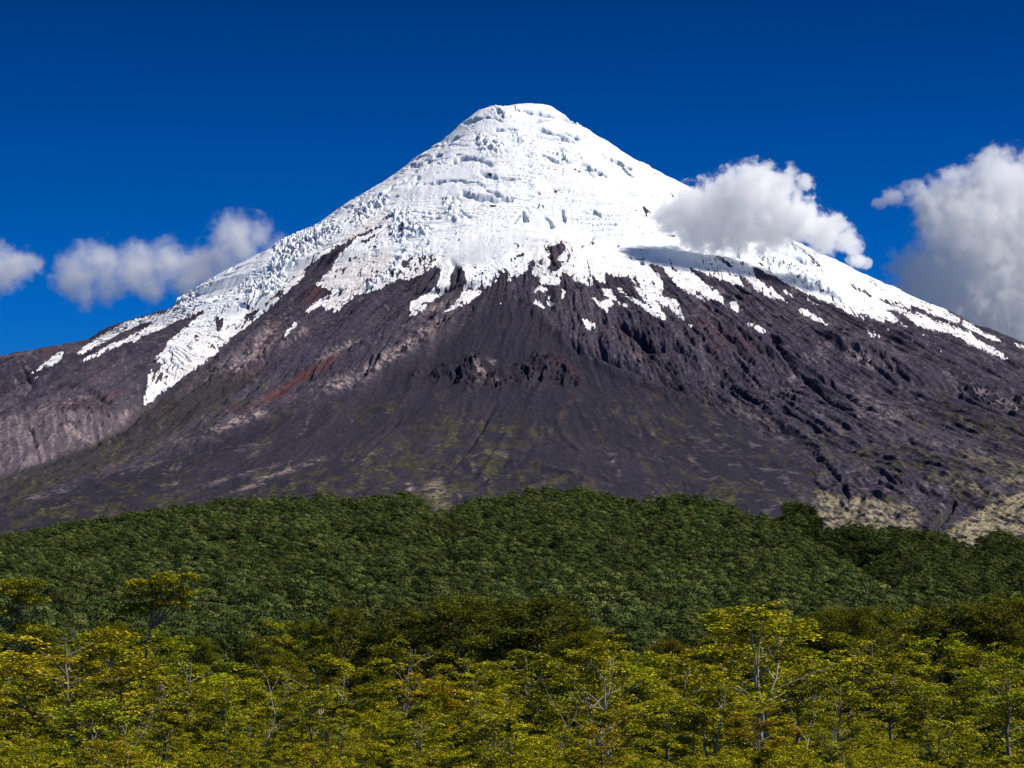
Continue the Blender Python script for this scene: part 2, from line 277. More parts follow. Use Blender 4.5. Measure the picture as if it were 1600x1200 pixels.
rock_in_ice = streak_in_ice * 0.75 + sstep(0.50, 0.62, fbm(X / 26, Y / 34, 4, 141) + 0.22) * sstep(0.02, 0.4, fbm(X / 160, Y / 160, 2, 145)) * sstep(350, 700, r)
S *= 1 - np.clip(0.95 * rock_in_ice, 0, 1) * sn_b
S *= sstep(11500, 10400, Y) * 0 + 1
S = np.where(Y > 10400, sstep(1700, 1500, r + 140 * fbm(wth * 12, r / 300, 2, 3)), S)

def cmap(items):
    m = new_map()
    for it in items:
        if it[0] == 'p': fill(m, it[1], it[2] if len(it) > 2 else 1)
        else: stroke(m, it[1], it[2], it[3] if len(it) > 3 else 1)
    return m
m_pale = blur(cmap([('s', [(700, 492), (660, 520), (625, 548), (590, 572), (540, 596), (505, 608)], 9), ('s', [(560, 530), (520, 550), (490, 562)], 5, .7), ('s', [(650, 490), (680, 480), (720, 470)], 6, .7), ('s', [(430, 505), (405, 545), (372, 575), (330, 590)], 12, .8), ('s', [(480, 510), (440, 540)], 5, .6), ('s', [(420, 640), (375, 656), (320, 680)], 6), ('s', [(300, 600), (350, 570)], 8, .5),
    ('s', [(1320, 545), (1345, 560), (1385, 580)], 8, .8), ('s', [(1290, 540), (1320, 530)], 6, .5), ('s', [(1220, 575), (1245, 595)], 5, .6), ('s', [(985, 548), (1000, 560)], 4, .6), ('s', [(1535, 612), (1600, 640)], 8, .5), ('s', [(740, 560), (752, 580), (745, 596)], 6, 1), ('s', [(760, 563), (775, 567)], 3, 1), ('s', [(770, 590), (785, 603)], 4, .6),
    ('s', [(950, 715), (960, 725)], 4, 1), ('s', [(760, 706), (795, 712)], 4, .6), ('s', [(635, 757), (645, 765)], 4, 1.3), ('s', [(1130, 760), (1145, 765)], 3, .5), ('s', [(100, 660), (120, 680), (150, 690)], 9, .9), ('s', [(130, 680), (145, 700)], 8, .8), ('s', [(50, 642), (110, 628), (150, 615)], 3, .8), ('s', [(190, 655), (205, 640)], 6, .8), ('s', [(20, 590), (40, 625)], 2, .7), ('s', [(42, 570), (46, 590)], 2, .7),
    ('s', [(400, 750), (450, 735), (520, 712)], 2.4, .9), ('s', [(355, 770), (420, 752)], 2.4, .9), ('s', [(250, 762), (280, 753)], 3, .7), ('s', [(300, 765), (360, 745), (440, 725)], 2, .6), ('s', [(200, 735), (260, 720)], 2, .5), ('s', [(40, 780), (70, 772), (105, 765)], 4, .5), ('s', [(390, 715), (420, 690), (360, 705)], 4, .3), ('s', [(1230, 830), (1250, 832)], 5, 1),
    ('s', [(1120, 632), (1170, 650), (1210, 662)], 4, .45), ('s', [(1340, 720), (1380, 738), (1410, 745)], 3, .5), ('s', [(1440, 755), (1480, 765), (1470, 800)], 5, .45), ('s', [(1440, 688), (1480, 696), (1540, 710)], 2.4, .5), ('s', [(0, 560), (30, 553), (60, 549)], 3, .6), ('s', [(1330, 615), (1370, 640), (1410, 655)], 12, .45), ('s', [(1480, 590), (1590, 640)], 7, .3)]), 1)
m_mauve = blur(cmap([('p', [(-160, 690), (20, 650), (120, 640), (200, 650), (215, 640), (190, 668), (70, 722), (-160, 780)]), ('p', [(240, 640), (300, 600), (360, 555), (400, 520), (430, 510), (400, 560), (320, 600)], .5)]), 3)
m_red = blur(cmap([('s', [(530, 556), (500, 572), (470, 590), (440, 612), (400, 632)], 6), ('s', [(245, 642), (268, 630)], 4), ('s', [(165, 718), (195, 714)], 4, .8), ('s', [(400, 580), (340, 595)], 10, .35), ('s', [(60, 548), (95, 548)], 4, .6), ('s', [(355, 640), (430, 625)], 5, .5), ('s', [(440, 500), (420, 530), (395, 560)], 4, .5), ('s', [(890, 575), (906, 592)], 5, .5), ('s', [(860, 562), (890, 572)], 5, .4),
    ('s', [(1080, 500), (1130, 520), (1180, 545)], 16, .3), ('s', [(515, 425), (500, 450), (470, 480)], 7, .6), ('s', [(80, 640), (200, 612)], 4, .5), ('s', [(1110, 540), (1130, 550)], 6, .4), ('s', [(960, 505), (985, 530)], 5, .4)]), 2)
m_green = blur(cmap([('p', [(250, 700), (340, 660), (440, 600), (420, 600), (300, 640), (150, 700), (0, 750), (0, 790), (150, 745)], .8), ('p', [(360, 780), (480, 735), (600, 690), (700, 640), (760, 650), (820, 660), (800, 720), (900, 740), (960, 770), (860, 775), (700, 800), (500, 790)], .85), ('p', [(540, 650), (620, 620), (640, 635), (560, 665)], .8),
    ('s', [(810, 645), (830, 655), (860, 675), (890, 685), (950, 686)], 2.6, 1.3), ('s', [(800, 650), (770, 690), (740, 720)], 4, .9), ('s', [(725, 665), (715, 705), (735, 725)], 7, .9), ('s', [(800, 720), (850, 730), (900, 748)], 5, 1), ('p', [(1180, 640), (1300, 680), (1600, 720), (1600, 760), (1400, 740), (1280, 700)], .7), ('p', [(1440, 625), (1600, 660), (1600, 710), (1480, 660)], .8),
    ('p', [(900, 610), (1050, 640), (1150, 690), (1040, 700), (960, 660)], .5), ('p', [(1260, 740), (1300, 770), (1290, 800), (1270, 770)], 1), ('s', [(1185, 608), (1230, 630)], 8, .6), ('p', [(1020, 780), (1100, 760), (1180, 790), (1120, 800)], .7), ('p', [(0, 800), (200, 770), (330, 770), (260, 800), (0, 840)], .9), ('p', [(640, 760), (700, 740), (730, 770), (700, 810), (670, 800)], 1.2), ('p', [(1000, 760), (1080, 745), (1060, 780)], .6)]), 6)
m_beige = blur(cmap([('p', [(1275, 765), (1320, 778), (1300, 800), (1335, 812), (1300, 828), (1268, 806)], .8), ('p', [(1330, 775), (1420, 790), (1440, 815), (1420, 835), (1320, 830), (1300, 818)], .75), ('p', [(1470, 832), (1500, 815), (1545, 790), (1600, 768), (1700, 760), (1700, 860), (1530, 870), (1500, 850)], 1), ('s', [(1460, 740), (1520, 762), (1570, 780)], 4, .8), ('s', [(1500, 712), (1560, 722), (1620, 735)], 3, .8),
    ('s', [(1560, 745), (1640, 765)], 8, .7), ('p', [(660, 760), (690, 745), (705, 790), (690, 808)], .5), ('s', [(395, 748), (430, 738)], 3, .6), ('s', [(190, 700), (280, 690)], 2, .4), ('s', [(0, 760), (30, 752)], 4, .5)]), 3)

def over(c, m, col): return c + (np.array(col, np.float32) - c) * np.clip(m, 0, 1)[..., None]
n1 = fbm(wth * r / 120, r / 330, 4, 151, 0.55); n2 = fbm(X / 40, Y / 48, 4, 155, 0.6); n3 = fbm(X / 13, Y / 16, 2, 159)
Cc = np.empty(X.shape + (3,), np.float32); Cc[:] = (0.054, 0.047, 0.066)
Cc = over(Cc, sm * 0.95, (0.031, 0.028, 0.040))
Cc = over(Cc, sstep(0.05, 0.6, n1) * 0.55 * (1 - sm * 0.6), (0.080, 0.065, 0.080))
Cc = over(Cc, sstep(0.1, 0.55, n2) * 0.4 * (1 - sm * 0.75), (0.12, 0.095, 0.10))
Cc = over(Cc, sstep(0.15, 0.5, -n1) * 0.5, (0.030, 0.027, 0.036))
Cc = over(Cc, sample(m_mauve, px, pyc) * (0.75 + 0.5 * n1), (0.20, 0.155, 0.17))
brk = sstep(-0.25, 0.35, n2 + 0.5 * n3)
flow = sstep(0.60, 0.85, ridged(wth * r / 46 + 0.3 * n2, r / 420, 4, 321, 0.6)) * sstep(-0.1, 0.35, fbm(X / 330, Y / 330, 3, 325)) * brk
Cc = over(Cc, flow * (0.75 - 0.68 * sm), (0.21, 0.170, 0.170))
band = fbm(wth * 16 + 0.15 * n1, r / 2200, 3, 401, 0.6)
Cc = over(Cc, sstep(0.05, 0.45, band) * 0.6 * (1 - 0.75 * sm), (0.105, 0.086, 0.098))
Cc = over(Cc, sstep(0.05, 0.40, -band) * 0.6, (0.030, 0.027, 0.037))
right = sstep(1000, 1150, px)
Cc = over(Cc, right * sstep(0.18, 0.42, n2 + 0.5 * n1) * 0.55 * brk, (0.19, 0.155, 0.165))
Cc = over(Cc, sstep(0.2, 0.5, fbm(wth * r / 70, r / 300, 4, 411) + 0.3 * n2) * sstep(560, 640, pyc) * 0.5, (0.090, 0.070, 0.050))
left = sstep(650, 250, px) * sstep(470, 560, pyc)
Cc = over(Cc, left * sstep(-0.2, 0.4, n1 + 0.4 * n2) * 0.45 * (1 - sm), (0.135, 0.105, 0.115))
spk = sstep(0.28, 0.5, n3 + 0.5 * n2) * (1 - 0.8 * sm)
Cc = over(Cc, spk * 0.45, (0.165, 0.142, 0.160))
Cc = over(Cc, sample(m_red, px, pyc) * (0.55 + 0.45 * brk), (0.135, 0.042, 0.032))
Cc = over(Cc, sample(m_pale, px, pyc) * brk, (0.42, 0.33, 0.29))
gs = sstep(0.12, 0.5, fbm(wth * r / 60, r / 110, 4, 161, 0.6) + 0.22 + 0.25 * n2)
gm = np.clip(sample(m_green, px, pyc) + 0.75 * sstep(690, 760, pyc) * sstep(-0.15, 0.3, fbm(X / 210, Y / 260, 3, 331)), 0, 1.1)
gfine = sstep(-0.35, 0.35, n3 + 0.5 * fbm(X / 7, Y / 9, 2, 361))
Cc = over(Cc, gm * gs * (0.35 + 0.6 * gfine), (0.070, 0.068, 0.028))
Cc = over(Cc, gm * sstep(0.30, 0.55, fbm(wth * r / 42, r / 150, 4, 351, 0.6) + 0.5 * n2 + 0.3 * n3 + 0.12) * gfine * 0.8, (0.135, 0.124, 0.056))
Cc = over(Cc, gm * sstep(0.45, 0.7, -n2 + 0.2 * n3 + 0.1) * 0.7, (0.022, 0.032, 0.010))
bs = sstep(-0.35, 0.15, n2 + 0.35 * n3)
Cc = over(Cc, sample(m_beige, px, pyc) * bs, (0.42, 0.36, 0.20))
# ash apron in front of the left ravine, streaks of moss and scree that follow the fall line
m_apron = blur(cmap([('p', [(-160, 792), (0, 747), (70, 724), (150, 692), (195, 670), (232, 644), (272, 609), (332, 570), (400, 590), (330, 640), (250, 690), (150, 735), (0, 790), (-160, 840)])]), 2)
Cc = over(Cc, sample(m_apron, px, pyc) * 0.8, (0.040, 0.037, 0.036))
st = ridged(wth * r / 52 + 0.2 * n2, r / 1100, 4, 421, 0.6)
low = sstep(600, 700, pyc)
Cc = over(Cc, low * sstep(0.66, 0.84, st) * sstep(-0.1, 0.3, fbm(X / 260, Y / 300, 3, 425)) * (0.3 + 0.7 * gfine) * 0.75, (0.098, 0.092, 0.038))
Cc = over(Cc, low * sstep(0.74, 0.90, ridged(wth * r / 60 + 5, r / 1000, 3, 431)) * sstep(0.0, 0.35, fbm(X / 220, Y / 240, 3, 435)) * brk * 0.55 * sstep(1300, 900, px), (0.26, 0.205, 0.17))
wall_st = sstep(0.55, 0.85, ridged(px / 17 + 0.4 * n2, pyc / 80, 3, 441)) * sample(m_mauve, px, pyc)
Cc = over(Cc, wall_st * 0.6, (0.34, 0.27, 0.27))
Cc *= (1 + (0.28 * n3 + 0.18 * fbm(X / 6, Y / 8, 2, 171)) * (1 - 0.55 * sm))[..., None]
Cc = np.clip(Cc * np.array([0.72, 0.71, 0.79], np.float32), 0.006, 0.9)
# dirt carried on the lower ice
dirt = sstep(1.0, 0.55, nearc) * 0.55 + sstep(0.25, 0.6, fbm(wth * r / 40, r / 300, 4, 181)) * sstep(300, 900, r) * 0.35
m_dirt = blur(cmap([('p', [(505, 440), (560, 400), (620, 380), (600, 430), (540, 460)], .9), ('p', [(560, 350), (610, 320), (600, 345), (540, 380)], .8), ('s', [(880, 270), (850, 300), (830, 320)], 6, .7), ('p', [(240, 600), (300, 520), (380, 500), (300, 580)], .5), ('s', [(880, 395), (900, 400)], 7, .7), ('s', [(660, 385), (640, 400)], 6, .5), ('s', [(790, 290), (830, 270)], 10, .4), ('s', [(770, 255), (790, 262)], 5, .6), ('s', [(1310, 450), (1340, 465)], 6, .6)]), 4)
dirt = dirt + sstep(0.62, 0.85, ridged(wth * r / 30, r / 420, 3, 381)) * sstep(-0.1, 0.3, fbm(X / 240, Y / 240, 2, 385)) * 0.55 * sstep(150, 400, r)
dirt = np.clip(dirt + sample(m_dirt, px, pyc), 0, 1)

def grid_mesh(name, P, keep, attrs):
    """mesh of the kept quads of a (rows, cols, 3) grid, with point attributes"""
    ny, nu = P.shape[:2]
    idx = np.arange(ny * nu, dtype=np.int32).reshape(ny, nu)
    q = np.stack([idx[:-1, :-1], idx[:-1, 1:], idx[1:, 1:], idx[1:, :-1]], -1).reshape(-1, 4)
    if keep is not None: q = q[keep.reshape(-1)]
    used = np.zeros(ny * nu, bool); used[q.ravel()] = True
    remap = np.cumsum(used).astype(np.int32) - 1
    q = remap[q]
    v = P.reshape(-1, 3)[used].astype(np.float32)
    me = mesh_from(name, v, q)
    for k, (typ, arr) in attrs.items():
        a = me.attributes.new(k, typ, 'POINT')
        if typ == 'FLOAT': a.data.foreach_set('value', arr.reshape(-1)[used].astype(np.float32))
        else:
            c = np.ones((used.sum(), 4), np.float32); c[:, :3] = arr.reshape(-1, 3)[used]
            a.data.foreach_set('color', c.ravel())
    return me

def mesh_from(name, v, q, smooth=True):
    me = bpy.data.meshes.new(name)
    v = np.asarray(v, np.float32); q = np.asarray(q, np.int32); k = q.shape[1]
    me.vertices.add(len(v)); me.vertices.foreach_set('co', v.ravel())
    me.loops.add(q.size); me.loops.foreach_set('vertex_index', q.ravel())
    me.polygons.add(len(q)); me.polygons.foreach_set('loop_start', np.arange(len(q), dtype=np.int32) * k)
    me.polygons.foreach_set('loop_total', np.full(len(q), k, np.int32))
    me.polygons.foreach_set('use_smooth', np.full(len(q), smooth, bool))
    me.update(calc_edges=True)
    return me

def link(name, data, mat=None, parent=None, **props):
    o = bpy.data.objects.new(name, data); COL.objects.link(o)
    if mat is not None and data is not None and not data.materials: data.materials.append(mat)
    if parent is not None: o.parent = parent
    for k, v in props.items(): o[k] = v
    return o

# ------------------------------------------------------------------ materials
class NT:
    def __init__(s, name, volume=False):
        s.m = bpy.data.materials.new(name); s.m.use_nodes = True
        s.t = s.m.node_tree; s.t.nodes.clear()
        s.out = s.n('ShaderNodeOutputMaterial')
    def n(s, typ, **kw):
        nd = s.t.nodes.new(typ)
        for k, v in kw.items(): setattr(nd, k, v)
        return nd
    def l(s, a, b): s.t.links.new(a, b)
    def val(s, sock, v):
        if hasattr(v, 'is_output') or isinstance(v, bpy.types.NodeSocket): s.l(v, sock)
        else: sock.default_value = v
    def math(s, op, a, b=0.0, c=0.0, clamp=False):
        nd = s.n('ShaderNodeMath', operation=op, use_clamp=clamp)
        s.val(nd.inputs[0], a); s.val(nd.inputs[1], b); s.val(nd.inputs[2], c)
        return nd.outputs[0]
    def mix(s, f, a, b, mode='MIX'):
        nd = s.n('ShaderNodeMix', data_type='RGBA', blend_type=mode)
        s.val(nd.inputs[0], f)
        for i, x in ((6, a), (7, b)):
            if isinstance(x, tuple): x = x + (1,) if len(x) == 3 else x
            s.val(nd.inputs[i], x)
        return nd.outputs[2]
    def noise(s, vec, scale, detail=4, rough=0.5):
        nd = s.n('ShaderNodeTexNoise'); s.l(vec, nd.inputs['Vector'])
        nd.inputs['Scale'].default_value = scale; nd.inputs['Detail'].default_value = detail; nd.inputs['Roughness'].default_value = rough
        return nd.outputs[0]
    def attr(s, name): return s.n('ShaderNodeAttribute', attribute_name=name)

def mat_volcano():
    t = NT('volcanic_rock_and_snow')
    co = t.n('ShaderNodeTexCoord').outputs['Object']
    s = t.attr('snow').outputs['Fac']; d = t.attr('dirt').outputs['Fac']; c = t.attr('rock').outputs['Color']
    fine = t.noise(co, 0.22, 3, 0.6)
    se = t.math('ADD', s, t.math('MULTIPLY', t.math('SUBTRACT', fine, 0.5), 0.7))
    sm_ = t.n('ShaderNodeMapRange', interpolation_type='SMOOTHSTEP'); t.l(se, sm_.inputs[0]); sm_.inputs[1].default_value = 0.42; sm_.inputs[2].default_value = 0.58
    dn = t.math('MULTIPLY', d, t.noise(co, 0.02, 4, 0.6))
    sc = t.mix(dn, (0.86, 0.87, 0.89), (0.60, 0.50, 0.43))
    sc = t.mix(t.attr('ice').outputs['Fac'], sc, (0.17, 0.27, 0.43))  # bluish ice and the shade inside crevasses, both painted into the snow colour
    mr = t.n('ShaderNodeMapRange'); t.l(t.noise(co, 0.12, 4, 0.65), mr.inputs[0]); mr.inputs[1].default_value = 0.3; mr.inputs[2].default_value = 0.7; mr.inputs[3].default_value = 0.6; mr.inputs[4].default_value = 1.45
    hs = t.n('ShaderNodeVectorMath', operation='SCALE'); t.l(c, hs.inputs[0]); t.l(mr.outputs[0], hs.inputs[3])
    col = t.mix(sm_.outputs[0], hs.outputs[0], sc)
    b = t.n('ShaderNodeBsdfPrincipled'); t.l(col, b.inputs['Base Color'])
    b.inputs['Roughness'].default_value = 0.9; b.inputs['Specular IOR Level'].default_value = 0.1
    bp = t.n('ShaderNodeBump'); bp.inputs['Strength'].default_value = 0.3; bp.inputs['Distance'].default_value = 3.0
    t.l(t.noise(co, 0.09, 4, 0.6), bp.inputs['Height']); t.l(bp.outputs[0], b.inputs['Normal'])
    t.l(b.outputs[0], t.out.inputs[0])
    return t.m

def mat_ground():
    t = NT('forest_floor')
    co = t.n('ShaderNodeTexCoord').outputs['Object']
    col = t.mix(t.noise(co, 0.25, 5, 0.6), (0.010, 0.013, 0.004), (0.040, 0.043, 0.012))
    b = t.n('ShaderNodeBsdfDiffuse'); t.l(col, b.inputs[0]); t.l(b.outputs[0], t.out.inputs[0])
    return t.m

def mat_leaf(name, dark, light, accent, trans=0.35, obj_tint=True, instance_var=0.0):
    t = NT(name)
    v = t.attr('tone').outputs['Fac']; ac = t.attr('accent').outputs['Fac']
    col = t.mix(v, dark, light); col = t.mix(ac, col, accent)
    oi = t.n('ShaderNodeObjectInfo')
    if obj_tint: col = t.mix(1.0, col, oi.outputs['Color'], 'MULTIPLY')
    if instance_var:
        r1 = oi.outputs['Random']
        r2 = t.math('FRACT', t.math('MULTIPLY', r1, 17.31))
        hs = t.n('ShaderNodeHueSaturation')
        t.l(t.math('MULTIPLY_ADD', r1, -0.045, 0.512), hs.inputs['Hue'])
        t.l(t.math('MULTIPLY_ADD', t.math('POWER', r2, 1.6), 0.75, 0.62), hs.inputs['Value']); t.l(col, hs.inputs['Color']); col = hs.outputs[0]
    a = t.n('ShaderNodeBsdfDiffuse'); b = t.n('ShaderNodeBsdfTranslucent'); t.l(col, a.inputs[0]); t.l(col, b.inputs[0])
    m = t.n('ShaderNodeMixShader'); m.inputs[0].default_value = trans; t.l(a.outputs[0], m.inputs[1]); t.l(b.outputs[0], m.inputs[2])
    t.l(m.outputs[0], t.out.inputs[0])
    return t.m

def mat_bark(name, c1, c2):
    t = NT(name)
    co = t.n('ShaderNodeTexCoord').outputs['Object']
    col = t.mix(t.noise(co, 2.2, 4, 0.65), c1, c2)
    b = t.n('ShaderNodeBsdfDiffuse'); t.l(col, b.inputs[0]); t.l(b.outputs[0], t.out.inputs[0])
    return t.m

M_VOL = mat_volcano(); M_GROUND = mat_ground()
M_LEAF = mat_leaf('beech_leaves', (0.055, 0.070, 0.006), (0.62, 0.575, 0.026), (0.50, 0.32, 0.02), 0.12)
M_DARK = mat_leaf('evergreen_leaves', (0.045, 0.058, 0.008), (0.27, 0.25, 0.018), (0.17, 0.13, 0.012), 0.25)
M_FAR = mat_leaf('far_forest_leaves', (0.026, 0.048, 0.019), (0.205, 0.245, 0.060), (0.2, 0.18, 0.04), 0.12, False, 1.0)
M_FAR_SHADE = mat_leaf('far_forest_leaves_shaded', (0.016, 0.028, 0.012), (0.110, 0.130, 0.034), (0.1, 0.1, 0.03), 0.10, False, 1.0)  # darker copy of the far leaves: shade of the fold put into the colour
M_BARK = mat_bark('grey_bark', (0.13, 0.11, 0.09), (0.32, 0.28, 0.24))
M_PALE = mat_bark('bleached_wood', (0.27, 0.23, 0.19), (0.50, 0.45, 0.39))

# ------------------------------------------------------------------ volcano objects
P = np.stack([X, Y, Z2], -1)
sq = (S[:-1, :-1] + S[1:, :-1] + S[:-1, 1:] + S[1:, 1:]) / 4 > 0.5
ice_shade = np.clip(sstep(0.84, 0.93, saw) * sstep(0.1, 0.3, fbm(X / 200 + 9, Y / 260, 3, 83)) * 0.2 * sstep(0.6, 0.95, nearc) + wl * 1.0 + se * sstep(0.7, 0.15, blk) * 0.9 + crev * 0.9 + crev2 * 0.7, 0, 1)  # ice tint plus painted shade on walls, seracs and cracks
at = {'ice': ('FLOAT', ice_shade), 'snow': ('FLOAT', S), 'dirt': ('FLOAT', dirt), 'rock': ('FLOAT_COLOR', Cc)}
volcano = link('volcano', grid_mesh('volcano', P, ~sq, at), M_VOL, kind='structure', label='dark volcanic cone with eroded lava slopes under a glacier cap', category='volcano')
link('snow_cap', grid_mesh('snow_cap', P, sq, at), M_VOL, volcano, label='crevassed white ice cap with ragged tongues')
VZ = (u_ax, y_ax, Z2)
def volcano_z(x, y):
    i = np.clip(np.searchsorted(y_ax, y) - 1, 0, NY - 2); j = np.clip(np.searchsorted(u_ax, x / y) - 1, 0, NU - 2)
    return Z2[i, j]

# ------------------------------------------------------------------ ground: near floor, wooded hills, plain to the horizon
GD = np.array([0, 60, 100, 150, 250, 400, 600, 900, 1100]); GZ = np.array([-3.4, -3.2, -3.0, -2.9, -2.5, 0.5, 8, 22, 31.0])
T1x = [-400, 0, 60, 130, 220, 330, 440, 520, 570, 640, 662, 680, 700, 720, 780, 860, 920, 960, 1000, 1030, 1080, 1130, 1180, 1210, 1240, 1270, 1310, 1340, 1400, 1460, 1600, 2000]
T1y = [850, 838, 824, 814, 798, 786, 776, 772, 776, 768, 784, 798, 800, 786, 772, 763, 763, 775, 790, 777, 779, 790, 800, 820, 836, 852, 876, 902, 948, 985, 1003, 1005]
T2x = [-400, 900, 1100, 1190, 1215, 1270, 1284, 1300, 1330, 1400, 1470, 1505, 1522, 1545, 1570, 1600, 1700, 2000]
T2y = [900, 880, 830, 802, 786, 786, 812, 826, 816, 822, 832, 845, 856, 832, 836, 842, 845, 850]
def ground_z(u, d):
    p = 800 + F * u
    z0 = np.interp(d, GD, GZ)
    t1 = np.interp(p, T1x, T1y) + 21; t2 = np.interp(p, T2x, T2y) + 19
    d1 = np.interp(p, [-400, 1150, 1400, 1500, 2000], [2900, 2900, 1950, 1500, 1300]); d2 = 3350.0
    def hill(t, dd, pw):
        s = np.clip((d - 1100) / (dd - 1100), 0, 1)
        e = (HY - (1005 + (t - 1005) * s ** pw)) / F
        z = e * np.minimum(d, dd)
        return z - np.maximum(d - dd, 0) * 0.16
    h2 = hill(t2, d2, 2.0)
    h2 = h2 - 58 * np.exp(-((p - np.interp(d, [1900, 2300, 2900, 3300], [1440, 1385, 1310, 1275])) / 55.0) ** 2) * sstep(1700, 2100, d) * sstep(3350, 2900, d)
    h = np.maximum(hill(t1, d1, 0.85), h2)
    h = np.maximum(h, np.where(d > 2500, 90.0, -1e3))
    w = sstep(1050, 1200, d)
    z = z0 * (1 - w) + h * w
    bump = fbm(u * d / 130, d / 170, 3, 201) * 9 * sstep(1150, 1500, d) * sstep(3600, 2600, d) + fbm(u * d / 22, d / 22, 2, 205) * 0.5
    return z + bump
gu = np.concatenate([np.linspace(-6, -0.3, 40)[:-1], np.linspace(-0.3, 0.3, 260), np.linspace(0.3, 6, 40)[1:]])
gd = np.concatenate([[1, 15, 30, 60], np.linspace(90, 1100, 150), np.linspace(1112, 3500, 200), np.linspace(3560, 5200, 30), [6000, 8000, 11000, 15000, 22000, 40000]])
gU, gY = np.meshgrid(gu, gd)
gZ = ground_z(gU, gY)
gZ = np.where(gY > 5000, np.maximum(np.minimum(gZ, 90), -20), gZ)
behind = np.stack([gU * gY, gY, gZ], -1)
ground = link('ground', grid_mesh('ground', behind, None, {}), M_GROUND, kind='structure', label='forest floor rising into wooded foothills below the volcano')

# ------------------------------------------------------------------ trees
def tube(path, rad, sides=6):
    v = []; q = []
    n = len(path)
    for i in range(n):
        a = path[max(i - 1, 0)]; b = path[min(i + 1, n - 1)]
        t = (b - a); t.normalize()
        s = t.cross(Vector((0.3, 0.9, 0.1))); s.normalize(); w = t.cross(s)
        for k in range(sides):
            an = 2 * math.pi * k / sides
            v.append(path[i] + (s * math.cos(an) + w * math.sin(an)) * rad[i])
    for i in range(n - 1):
        for k in range(sides):
            q.append((i * sides + k, i * sides + (k + 1) % sides, (i + 1) * sides + (k + 1) % sides, (i + 1) * sides + k))
    return [tuple(p) for p in v], q

class Wood:
    def __init__(s): s.v = []; s.q = []
    def add(s, path, rad, sides=6):
        v, q = tube(path, rad, sides); o = len(s.v)
        s.v += v; s.q += [tuple(i + o for i in f) for f in q]
    def mesh(s, name): return mesh_from(name, np.array(s.v), np.array(s.q))

def leaves_mesh(name, pads, rng, leaf, dens, flat=0.16, ac_share=0.08, up=1.6):
    cs = []; ns = []; tone = []; acc = []
    for (c, a, tilt) in pads:
        n = max(6, int(dens * a * a))
        rho = np.sqrt(rng.random(n)) * (0.75 + 0.35 * rng.random(n)); an = rng.random(n) * 2 * math.pi
        ell = 0.75 + 0.5 * rng.random()
        x = rho * np.cos(an) * a * ell; y = rho * np.sin(an) * a / ell
        z = rng.normal(0, flat * a, n) - 0.30 * a * rho ** 2 + x * tilt[0] + y * tilt[1]
        cs.append(np.stack([x + c[0], y + c[1], z + c[2]], -1))
        nn = rng.normal(0, 1, (n, 3)); nn[:, 2] = np.abs(nn[:, 2]) + up; nn /= np.linalg.norm(nn, axis=1)[:, None]
        ns.append(nn)
        base = np.clip(rng.normal(0.48, 0.27), 0, 1)
        tone.append(np.clip(base + rng.normal(0, 0.26, n), 0, 1))
        acc.append(np.clip((0.75 if rng.random() < ac_share else 0.0) + (rng.random(n) < 0.04) * 0.6, 0, 1) * rng.random(n))
    c = np.concatenate(cs); nn = np.concatenate(ns); tone = np.concatenate(tone); acc = np.concatenate(acc)
    r3 = rng.normal(0, 1, c.shape); e1 = np.cross(nn, r3); e1 /= np.linalg.norm(e1, axis=1)[:, None]; e2 = np.cross(nn, e1)
    l = leaf * (0.6 + 0.8 * rng.random(len(c)))[:, None]
    v = np.stack([c - e1 * l, c + e2 * l * 0.55, c + e1 * l, c - e2 * l * 0.55], 1).reshape(-1, 3)
    q = np.arange(len(v)).reshape(-1, 4)
    me = mesh_from(name, v, q, False)
    for k, arr in (('tone', tone), ('accent', acc)):
        a = me.attributes.new(k, 'FLOAT', 'POINT'); a.data.foreach_set('value', np.repeat(arr, 4).astype(np.float32))
    return me

